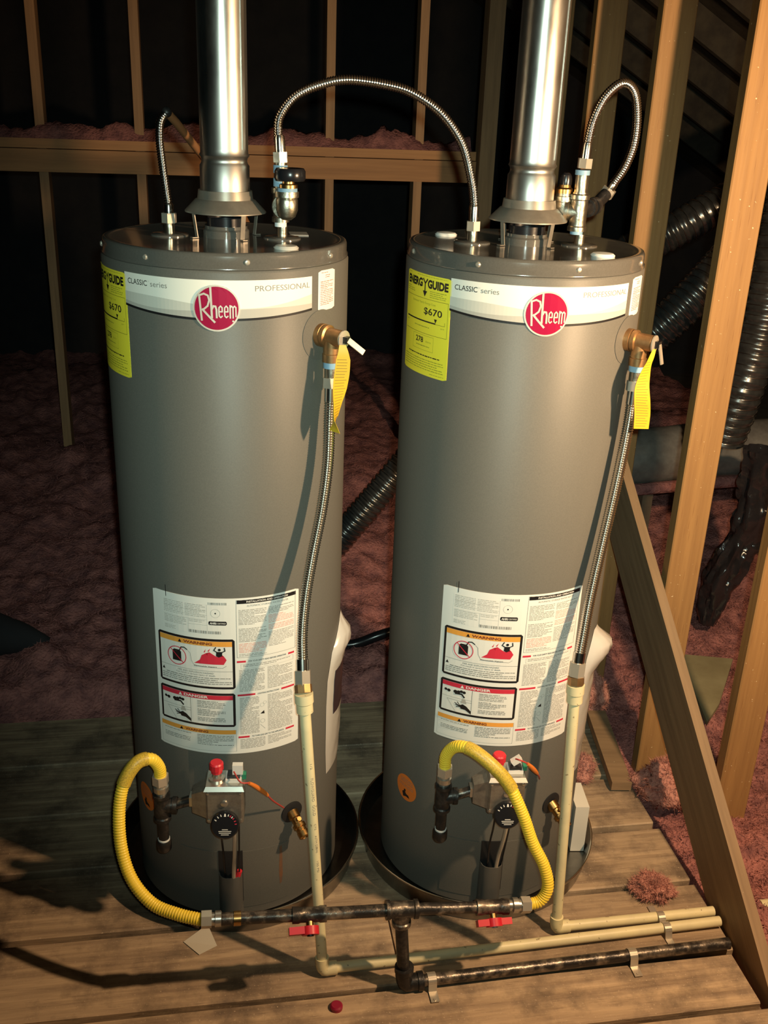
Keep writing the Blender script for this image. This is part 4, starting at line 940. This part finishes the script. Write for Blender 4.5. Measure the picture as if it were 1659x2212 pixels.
# ------------------------------------------------------------------ relief discharge hoses and cream drain pipes
def discharge(C, pts, end, label, hl):
    t55 = math.radians(55.0); q = C + Vector((math.sin(t55), -math.cos(t55), 0)) * (R + .027)
    t = thing('discharge_hose', hl, 'hose', (end[0], end[1], end[2]), 'relief valve discharge hoses')
    m = MB(); m.lathe([(0, 1.2605), (.0148, 1.2605), (.0148, 1.2715), (0, 1.2715)], (q.x, q.y, 0), (0, 0, 1), 24); m.build('tape_band', 'blue_tape', t)
    m = MB(); m.lathe([(0, 1.240), (.0125, 1.240), (.0125, 1.2605), (0, 1.2605)], (q.x, q.y, 0), (0, 0, 1), 24); m.build('nipple', 'galvanized', t)
    d = (Vector(pts[1]) - Vector(pts[0])).normalized()
    m = MB(); hexnut(m, (q.x, q.y, 1.241), d, .0158, .019); m.build('nut', 'bright_nut', t, smooth=False)
    s = Vector((q.x, q.y, 1.241)) + d * .019
    m = MB(); m.lathe([(0, 0), (.0115, 0), (.0115, .026), (0, .026)], s, d, 20); m.build('sleeve', 'stainless', t)
    corrugated([s + d * .02] + pts[1:], .0116, .0047, .0021).build('corrugated_hose', 'stainless', t, angle=80)
    e = Vector(pts[-1]); d2 = (Vector(end) - Vector(pts[-2])).normalized()
    m = MB(); m.lathe([(0, 0), (.0122, 0), (.0122, .022), (0, .022)], e - d2 * .01, d2, 20); m.build('sleeve', 'stainless', t)
    m = MB(); hexnut(m, e + d2 * .012, d2, .0168, .5 * (Vector(end) - e).length); m.build('nut', 'bright_nut', t, smooth=False)
    m = MB(); f0 = e + d2 * .012 + d2 * .5 * (Vector(end) - e).length; m.cyl(f0, Vector(end), .0172, .0172, 8); m.build('brass_adapter', 'bronze', t)
    return d2
hl_pts = [Vector(p) for p in [(-0.110, 1.822, 1.241), (-0.110, 1.812, 1.169), (-0.111, 1.80, 1.08), (-0.120, 1.782, 0.992), (-0.135, 1.76, 0.903), (-0.146, 1.735, 0.824), (-0.150, 1.71, 0.756), (-0.147, 1.688, 0.702)]]
hr_pts = [Vector(p) for p in [(0.473, 1.890, 1.241), (0.470, 1.88, 1.144), (0.458, 1.863, 1.033), (0.441, 1.842, 0.911), (0.426, 1.82, 0.806), (0.417, 1.80, 0.731), (0.411, 1.787, 0.685)]]
TOPL, BASL = Vector((-0.142, 1.662, 0.653)), Vector((-0.091, 1.590, 0.016))
TOPR, BASR = Vector((0.408, 1.772, 0.629)), Vector((0.425, 1.733, 0.016))
discharge(LC, hl_pts, TOPL, '', 'corrugated discharge hose bowing down the front of the left heater')
discharge(RC, hr_pts, TOPR, '', 'corrugated discharge hose running down the right flank of the right heater')
def drain(top, base, far, label, n_txt):
    t = thing('drain_pipe', label, 'pipe', (base.x, base.y, 0), 'cream plastic drain pipes')
    d = (base - top).normalized(); r = .0112
    m = MB(); m.lathe([(0, 0), (.0185, 0), (.0185, .019), (.0165, .021), (.0165, .040), (0, .040)], top, d, 24); m.build('adapter', 'cpvc', t)
    m = MB(); m.cyl(top + d * .02, base - d * .016, r); m.build('riser_pipe', 'cpvc', t)
    fd = (far - base).normalized()
    m = MB(); m.tube(spline([base - d * .030, base - d * .012, base + fd * .004, base + fd * .014, base + fd * .030], 14)[0], .0146, 20); m.build('elbow', 'cpvc', t)
    m = MB(); m.cyl(base + fd * .016, far, r); m.build('floor_pipe', 'cpvc', t)
    # printed line along the riser
    if n_txt:
        a0 = (Vector((.52, -.85, 0)) - d * Vector((.52, -.85, 0)).dot(d)).normalized(); b0 = d.cross(a0)
        if b0.x < 0: b0 = -b0
        def on_pipe(sx, h): return top + d * sx + (a0 * math.cos(h / r) + b0 * math.sin(h / r)) * (r + .0003)
        for st, s0, ln, hh in (('1/2', .150, .012, .0045), ('FLOWGUARD', .182, .052, .0058), ('GOLD', .242, .024, .0058), ('CTS', .285, .014, .0042), ('ASTM D2846', .312, .04, .0042), ('100 PSI', .372, .026, .0042)):
            tv, tf, x0, x1, y0, y1 = text_mesh(st, 0.0)
            m = MB(); m.add([on_pipe(s0 + (q[0] - x0) / (x1 - x0) * ln, ((q[1] - y0) / (y1 - y0) - .5) * hh) for q in tv], tf)
            o = m.build('pipe_print', 'cpvc_print', t, smooth=False); o['kind'] = 'stuff'
    else:
        m = MB(); p = base + fd * .50; m.cyl(p, p + fd * .05, .0145); m.build('coupling', 'cpvc', t)
drain(TOPL, BASL, Vector((0.806, 1.773, 0.014)), 'long cream drain pipe dropping by the left heater and crossing the deck', True)
drain(TOPR, BASR, Vector((0.800, 1.803, 0.014)), 'shorter cream drain pipe dropping by the right heater to the deck', False)

# ------------------------------------------------------------------ gas piping
GAS = thing('gas_pipe', 'black iron gas pipe with a raised manifold and red-handled valves', 'pipe', (0.080, 1.562, 0))
A, Tm, B = Vector((-0.320, 1.496, 0.232)), Vector((0.068, 1.562, 0.215)), Vector((0.301, 1.603, 0.196))
dA, dB = (A - Tm).normalized(), (B - Tm).normalized()
bx = Vector((0.080, 1.562, 0.016))
m = MB(); m.cyl(Tm + dA * .02, A - dA * .03, .0125); m.build('manifold_pipe', 'worn_iron', GAS)
m = MB(); m.cyl(Tm + dB * .02, B - dB * .03, .0118); m.build('manifold_pipe', 'worn_iron', GAS)
m = MB(); m.lathe([(0, -.033), (.0195, -.033), (.0195, -.025), (.0172, -.023), (.0172, .023), (.0195, .025), (.0195, .033), (0, .033)], Tm, dB - dA, 24)
m.lathe([(0, 0), (.0172, 0), (.0172, .026), (.0198, .028), (.0198, .037), (0, .037)], Tm, (.02, 0, -1), 24); m.build('manifold_tee', 'worn_iron', GAS)
m = MB(); m.cyl(Tm + Vector((0, 0, -.03)), bx + Vector((0, 0, .02)), .0132); m.build('riser_pipe', 'black_iron', GAS)
fe = UV(1.10, 1.530, 0.016); fe = Vector((0.806, 1.706, 0.016)); fd = (fe - bx).normalized()
m = MB(); m.tube(spline([bx + ZX * .046, bx + ZX * .02, bx + fd * .006, bx + fd * .018, bx + fd * .040], 16)[0], .0176, 20); m.ring(bx + ZX * .034, bx + ZX * .046, .012, .020); m.ring(bx + fd * .03, bx + fd * .042, .012, .020); m.build('elbow', 'black_iron', GAS)
m = MB(); m.cyl(bx + fd * .03, fe, .0128); m.build('floor_pipe', 'worn_iron', GAS)
def gas_cock(p, d, r, horiz, flag):
    d = d.normalized(); s = Vector((d.y, -d.x, 0)).normalized()
    if s.y > 0: s = -s
    m = MB(); m.lathe([(0, -.034), (.0165, -.034), (.0165, -.022), (.0150, -.018), (.0150, .018), (.0165, .022), (.0165, .034), (0, .034)], p, d, 20); cb_ = m.build('gas_cock', 'worn_iron', GAS)
    sd = (s * .78 - ZX * .62).normalized() if flag else (s * .75 - ZX * .66).normalized()
    m = MB(); m.cyl(p, p + sd * .026, .008, seg=14); m.build('cock_stem', 'brass', cb_)
    e = p + sd * .022; ux = d if d.x > 0 else -d; nz = sd.cross(ux).normalized(); ux = nz.cross(sd).normalized()
    m = MB(); m.cyl(e, e + sd * .016, .0175, seg=20)
    if horiz:   # butterfly handle
        for g in (-1, 1): m.hexa([e + ux * g * a + nz * b + sd * c for c in (.001, .014) for a, b in ((.008, -.012), (.036, -.0095), (.036, .0095), (.008, .012))])
    else:
        m.hexa([e + ux * a + nz * b + sd * c for c in (.000, .014) for a, b in ((-.004, -.013), (-.042, -.0105), (-.042, .0105), (-.004, .013))])
    m.build('red_handle', 'red_plastic', cb_, angle=30)
    m = MB(); m.cyl(e + sd * .0155, e + sd * .0185, .007, seg=10); m.build('handle_screw', 'black_plastic' if not horiz else 'bright_nut', cb_)
gas_cock(Tm + (A - Tm) * .475, -dA, .015, False, True)
gas_cock(Tm + (B - Tm) * .80, dB, .015, True, False)
m = MB(); m.cyl(A - dA * .072, A - dA * .058, .0142); m.build('coupling', 'brass', GAS)

def gas_hose(label, pts, base, nA, nB, tagspan):
    t = thing('gas_connector', label, 'hose', base, 'yellow coated gas connectors')
    corrugated(pts, .0128, .0056, .0015, 16).build('corrugated_hose', 'yellow_coat', t, angle=80)
    for p, d in (nA, nB):
        p = Vector(p); d = Vector(d).normalized()
        m = MB(); hexnut(m, p, d, .0172, .020); m.build('flare_nut', 'bright_nut', t, smooth=False)
        m = MB(); m.lathe([(0, .020), (.0125, .020), (.0125, .026), (.0155, .027), (.0155, .038), (.011, .040), (.011, .05), (0, .05)], p, d, 18); m.build('flare_adapter', 'alloy_bright', t)
    P, _ = spline(pts, 101); a, b = tagspan
    m = MB(); m.tube(P[a:b], .0142, 18); o = m.build('sleeve_tag', 'sleeve_tag', t); o['label'] = 'printed yellow sleeve tag'
YL = [(-0.4345, 1.674, 0.432), (-0.435, 1.670, 0.458), (-0.447, 1.657, 0.487), (-0.471, 1.64, 0.489), (-0.493, 1.62, 0.456), (-0.501, 1.6, 0.404), (-0.495, 1.575, 0.334), (-0.471, 1.55, 0.276), (-0.426, 1.525, 0.240), (-0.372, 1.507, 0.233), (-0.325, 1.497, 0.232)]
YR = [(0.1495, 1.740, 0.432), (0.150, 1.737, 0.466), (0.166, 1.722, 0.499), (0.194, 1.702, 0.510), (0.236, 1.68, 0.491), (0.275, 1.665, 0.453), (0.307, 1.65, 0.392), (0.331, 1.64, 0.331), (0.358, 1.63, 0.281), (0.369, 1.62, 0.236), (0.356, 1.613, 0.205), (0.330, 1.608, 0.197)]
gas_hose('yellow corrugated gas hose looping out past the left side of the left heater', YL, (-0.33, 1.5, .22), ((-0.4345, 1.674, 0.436), (0, 0, -1)), (YL[-1], -dA), (14, 29))
gas_hose('yellow corrugated gas hose hanging in front of the right heater', YR, (0.33, 1.61, .18), ((0.1495, 1.740, 0.436), (0, 0, -1)), (Vector(YR[-1]) + Vector((.004, 0, 0)), -dB), (20, 45))
def drip(C, x, y, label):
    t = thing('drip_tee', label, 'pipe fitting', (x, y, .245), 'black iron drip legs')
    m = MB(); m.lathe([(0, .325), (.0178, .325), (.0178, .332), (.0158, .335), (.0158, .380), (.0178, .383), (.0178, .390), (0, .390)], (x, y, 0), (0, 0, 1), 22)
    m.cyl((x, y, .358), (x + .024, y + .002, .360), .0155); m.ring((x + .022, y + .002, .36), (x + .031, y + .0025, .36), .01, .0178); tee_ = m.build('tee', 'black_iron', t)
    m = MB(); m.cyl((x + .028, y + .002, .362), C + Vector((math.cos(TH0), math.sin(TH0), 0)) * -.072 + Vector((math.sin(TH0), -math.cos(TH0), 0)) * (R + .055) + ZX * .372, .0105, seg=18); m.build('inlet_nipple', 'worn_iron', t)
    m = MB(); m.cyl((x, y, .268), (x, y, .328), .0115, seg=18); m.build('leg_nipple', 'black_iron', t)
    m = MB(); m.lathe([(0, .245), (.0135, .246), (.0155, .250), (.0155, .268), (.0135, .272), (0, .272)], (x, y, 0), (0, 0, 1), 20); m.build('cap', 'black_iron', t)
    for za in (.322, .272):
        m = MB(); m.ring((x, y, za), (x, y, za + .004), .010, .0125); m.build('thread_sealant', 'white_tape', t)
drip(LC, -0.4345, 1.674, 'black iron tee and drip leg feeding the left heater gas valve')
drip(RC, 0.1495, 1.740, 'black iron tee and drip leg feeding the right heater gas valve')

# pipe straps on the deck
def strap(p, d, w, label, r=.0145, double=None):
    d = Vector((d[0], d[1], 0)).normalized(); s = Vector((-d.y, d.x, 0)); p = Vector((p[0], p[1], 0))
    m = MB(); prof = []
    if double is None:
        prof = [(-.045, .0012), (-r - .003, .0012)] + [(-(r) * math.cos(PI * k / 12), .015 + (r) * math.sin(PI * k / 12)) for k in range(13)] + [(r + .003, .0012)]
    else:
        prof = [(-.040, .0012), (-.018, .0012)] + [(-.0135 * math.cos(PI * k / 8), .014 + .0135 * math.sin(PI * k / 8)) for k in range(9)] + [(double - .0135 * math.cos(PI * k / 8), .014 + .0135 * math.sin(PI * k / 8)) for k in range(9)] + [(double + .020, .0012), (double + .05, .0012)]
    for (a, z0), (b, z1) in zip(prof, prof[1:]):
        q0, q1 = p + s * a + ZX * z0, p + s * b + ZX * z1
        n_ = (q1 - q0).cross(d).normalized() * .0012
        if n_.z < 0: n_ = -n_
        m.hexa([q0 - d * w, q1 - d * w, q1 + d * w, q0 + d * w, q0 - d * w + n_, q1 - d * w + n_, q1 + d * w + n_, q0 + d * w + n_])
    t = thing('pipe_strap', label, 'strap', p, 'metal pipe straps on the deck')
    m.build('strap_band', 'bright_nut', t, smooth=False)
    e = p + s * prof[0][0] * .86; k = MB(); k.lathe([(.004, .002), (.0035, .004), (0, .0045)], e, (0, 0, 1), 10); k.build('nail', 'bright_nut', t)
q0 = bx + fd * .060; q1 = bx + fd * .51
strap(q0, fd, .009, 'metal strap over the black pipe right beside its floor elbow')
strap(q1, fd, .009, 'metal strap over the black pipe halfway to the studs')
strap((0.676, 1.7435), (0.985, .19), .008, 'metal strap holding both cream pipes to the deck', double=.032)

# ------------------------------------------------------------------ ducts and pipes in the background
def duct(label, pts, r, pitch=.030, cat='duct', depth=.006):
    _, L_ = spline(pts, 4); ribs = int(L_ / pitch); n = ribs * 6 + 1; P, _ = spline(pts, n)
    R_ = [r - depth * (1 - math.cos(2 * PI * i / 6)) * .5 for i in range(n)]
    t = thing('flex_duct', label, cat, P[0], 'black flexible ducts')
    MB().tube(P, R_, 28).build('jacket', 'duct_foil', t, angle=80)
    m = MB(); turns = ribs; seg = 16; W_ = []
    fr = None; a = basis(P[1] - P[0])[0]
    for i in range(0, n):
        T_ = (P[min(i + 1, n - 1)] - P[max(i - 1, 0)]).normalized(); a = (a - T_ * a.dot(T_)).normalized(); b_ = T_.cross(a)
        for k in range(4):
            ph = 2 * PI * (i + k / 4) / 6; p = P[i].lerp(P[min(i + 1, n - 1)], k / 4); W_.append(p + (a * math.cos(ph) + b_ * math.sin(ph)) * (r + .0006))
    m.tube(W_, .0013, 5); m.build('wire_coil', 'stainless', t, angle=80)
duct('upper flexible duct slanting behind the two rear right studs', [UV(1.30, 3.72, 1.09), UV(1.638, 3.6, 1.291), UV(1.856, 3.6, 1.411), UV(2.3, 3.7, 1.62)], .068, .030)
duct('lower flexible duct slanting up behind the second right stud', [UV(1.18, 3.3, 0.74), UV(1.426, 3.1, 1.039), UV(1.613, 3.1, 1.238), UV(1.85, 3.2, 1.46)], .066, .026)
duct('flexible duct dropping down at the far right edge behind the nearest studs', [UV(1.74, 2.95, 1.62), UV(1.70, 2.9, 1.368), UV(1.695, 2.9, 1.114), UV(1.67, 2.9, 0.93), UV(1.66, 2.95, 0.72)], .068, .032)
duct('flexible duct rising from the insulation between the two heaters', [UV(0.22, 3.22, 0.03), UV(0.42, 3.2, 0.298), UV(0.60, 3.2, 0.528), UV(0.78, 3.25, 0.74)], .050, .022)
# wrapped trunk duct lying behind the right studs
P, _ = spline([UV(1.20, 3.32, .52), UV(1.472, 3.3, .532), UV(1.72, 3.3, .548), UV(2.05, 3.3, .565), UV(2.5, 3.3, .575)], 60)
m = MB(); m.tube(P, [.105 + .006 * noise.noise(Vector((i * .23, 0, 0))) for i in range(60)], 36)
dk = thing('trunk_duct', 'fat black wrapped duct lying level behind the right studs', 'duct', UV(1.5, 3.3, .43)); m.build('wrap', 'duct_wrap', dk, angle=80)
m = MB(); m.tube([p + Vector((0, -.094, -.094)) for p in P], .022, 14); m.build('pink_liner', 'insulation', dk, angle=80)
for u, v in ((1.55, 3.3), (2.1, 3.3)):
    m = MB(); ubox(m, u, u + .04, v - .04, v + .04, -.30, .44); m.build('support_block', 'joist_wood', dk)
# crumpled black plastic at the far right
m = MB(); V = []; Fc = []; nu_, nv_ = 40, 60
for j in range(nv_):
    for i in range(nu_):
        f, g = i / (nu_ - 1), j / (nv_ - 1)
        a = 2 * PI * f; rr = .055 + .022 * noise.noise(Vector((math.cos(a) * 2.2, math.sin(a) * 2.2, g * 7))) + .012 * noise.noise(Vector((math.cos(a) * 6, math.sin(a) * 6, g * 16)))
        c = UV(1.70 - .05 * g + .03 * math.sin(g * 5), 2.78, .74 - .62 * g); rr *= (1 - .5 * max(0, g - .75) / .25)
        V.append(c + UX * math.cos(a) * rr + VX * math.sin(a) * rr)
for j in range(nv_ - 1):
    for i in range(nu_ - 1): k = j * nu_ + i; Fc.append((k, k + 1, k + nu_ + 1, k + nu_))
m.add(V, Fc)
tag(m.build('crumpled_sheet', 'black_sheet', None, UV(1.66, 2.78, .1), angle=70), 'crumpled shiny black plastic hanging at the far right edge', 'plastic sheet')
# thin black pipe lying on the insulation between the heaters
P, _ = spline([UV(0.10, 2.86, .02), UV(0.30, 2.9, .035), UV(0.421, 2.9, .03), UV(0.538, 2.9, .068), UV(0.80, 2.95, .10)], 40)
m = MB(); m.tube(P, .017, 14); m.sphere(P[0], .017, 14, 8)
tag(m.build('black_conduit', 'black_plastic', None, UV(0.3, 2.9, 0)), 'thin black conduit lying on the insulation between the heaters', 'pipe')
# dark wrapped duct end at the left
P, _ = spline([UV(-1.25, 2.98, .10), UV(-.90, 2.97, .105), UV(-.70, 2.96, .09), UV(-.56, 2.95, .06)], 30)
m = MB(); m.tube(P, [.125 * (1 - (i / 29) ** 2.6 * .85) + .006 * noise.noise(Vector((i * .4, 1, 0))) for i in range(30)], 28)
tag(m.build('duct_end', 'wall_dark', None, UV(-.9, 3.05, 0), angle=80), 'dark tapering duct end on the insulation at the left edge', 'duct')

# ------------------------------------------------------------------ boards, scraps and tufts
m = MB(); c = UV(1.0, 2.30, 0); a = Vector((-.02, .98, 0)).normalized()
m.box((.668, 2.40, .030), (.055, .32, .026), (Vector((.99, .05, 0)), Vector((-.05, .99, .06)), Vector((0, -.06, 1))))
tag(m.build('wood_offcut', 'brace_wood', None, (.668, 2.40, .01), smooth=False), 'short wood offcut lying behind the right heater beside the manual bag', 'board')
m = MB(); m.hexa([Vector(p) for p in ((.975, 2.50, .052), (1.04, 2.60, .054), (1.16, 2.86, .06), (.985, 2.875, .062), (.975, 2.50, .066), (1.04, 2.60, .068), (1.16, 2.86, .074), (.985, 2.875, .076))])
tag(m.build('plywood_scrap', 'plywood', None, (1.04, 2.7, .04), smooth=False), 'dull plywood scrap lying on the insulation behind the sloping brace', 'board')
m = MB(); m.add([(-.402, 1.662, .001), (-.361, 1.628, .0012), (-.327, 1.655, .001), (-.355, 1.700, .016), (-.402, 1.662, .0018), (-.361, 1.628, .002), (-.327, 1.655, .0018), (-.355, 1.700, .0168)], [(0, 3, 2, 1), (4, 5, 6, 7), (0, 1, 5, 4), (1, 2, 6, 5), (2, 3, 7, 6), (3, 0, 4, 7)])
tag(m.build('paper_scrap', 'paper_scrap', None, (-.36, 1.66, 0), smooth=False), 'torn pale paper scrap on the deck in front of the left pan', 'paper')
m = MB(); m.lathe([(0, -.004), (.013, -.004), (.013, .006), (.010, .009), (0, .009)], (-.057, 1.508, 0), (0, 0, 1), 20)
tag(m.build('bottle_cap', 'maroon_plastic', None, (-.057, 1.508, -.003)), 'small dark red cap on the deck at the bottom edge', 'cap')
def tuft(p, r, label, sd, flat=.55):
    m = MB(); m.sphere((0, 0, 0), 1.0, 40, 24)
    V = []
    for v in m.v:
        d = Vector(v); k = 1 + .42 * noise.fractal(d * 1.6 + Vector((sd, 0, 0)), .8, 2.2, 4) + .16 * noise.noise(d * 9 + Vector((sd, 3, 0)))
        V.append((p[0] + d.x * r * k, p[1] + d.y * r * k * .9, p[2] + r * flat * .8 + d.z * r * k * flat))
    m.v = V
    o = m.build('insulation_tuft', 'insulation_tuft', None, p, angle=180)
    tag(o, label, 'insulation', 'loose pink insulation tufts')
    f_ = random.Random(int(sd)); base_ = list(V); m = MB()
    for _ in range(5200):
        q = Vector(f_.choice(base_)); d = ((q - Vector((p[0], p[1], p[2] + r * flat * .5))).normalized() + Vector((f_.gauss(0, .8), f_.gauss(0, .8), f_.gauss(0, .8)))).normalized()
        w = d.cross(Vector((f_.gauss(0, 1), f_.gauss(0, 1), f_.gauss(0, 1)))).normalized() * .0009; l = f_.uniform(.005, .018)
        m.add([q - w - d * .003, q + w - d * .003, q + d * l], [(0, 1, 2)])
    fb = m.build('fibres', 'insulation_tuft', o, smooth=False); fb['kind'] = 'stuff'
tuft((.675, 1.868, .002), .042, 'loose pink insulation tuft on the deck behind the cream pipes', 2.0, .45)
tuft((.560, 2.315, .002), .05, 'loose pink insulation tuft on the deck behind the right pan', 5.0, .6)
tuft((.795, 2.235, .0), .075, 'big pink insulation tuft heaped at the deck edge under the brace', 8.0, .75)
tuft((.640, 2.63, .02), .062, 'pink insulation tuft at the back of the wood offcut', 11.0, 1.0)
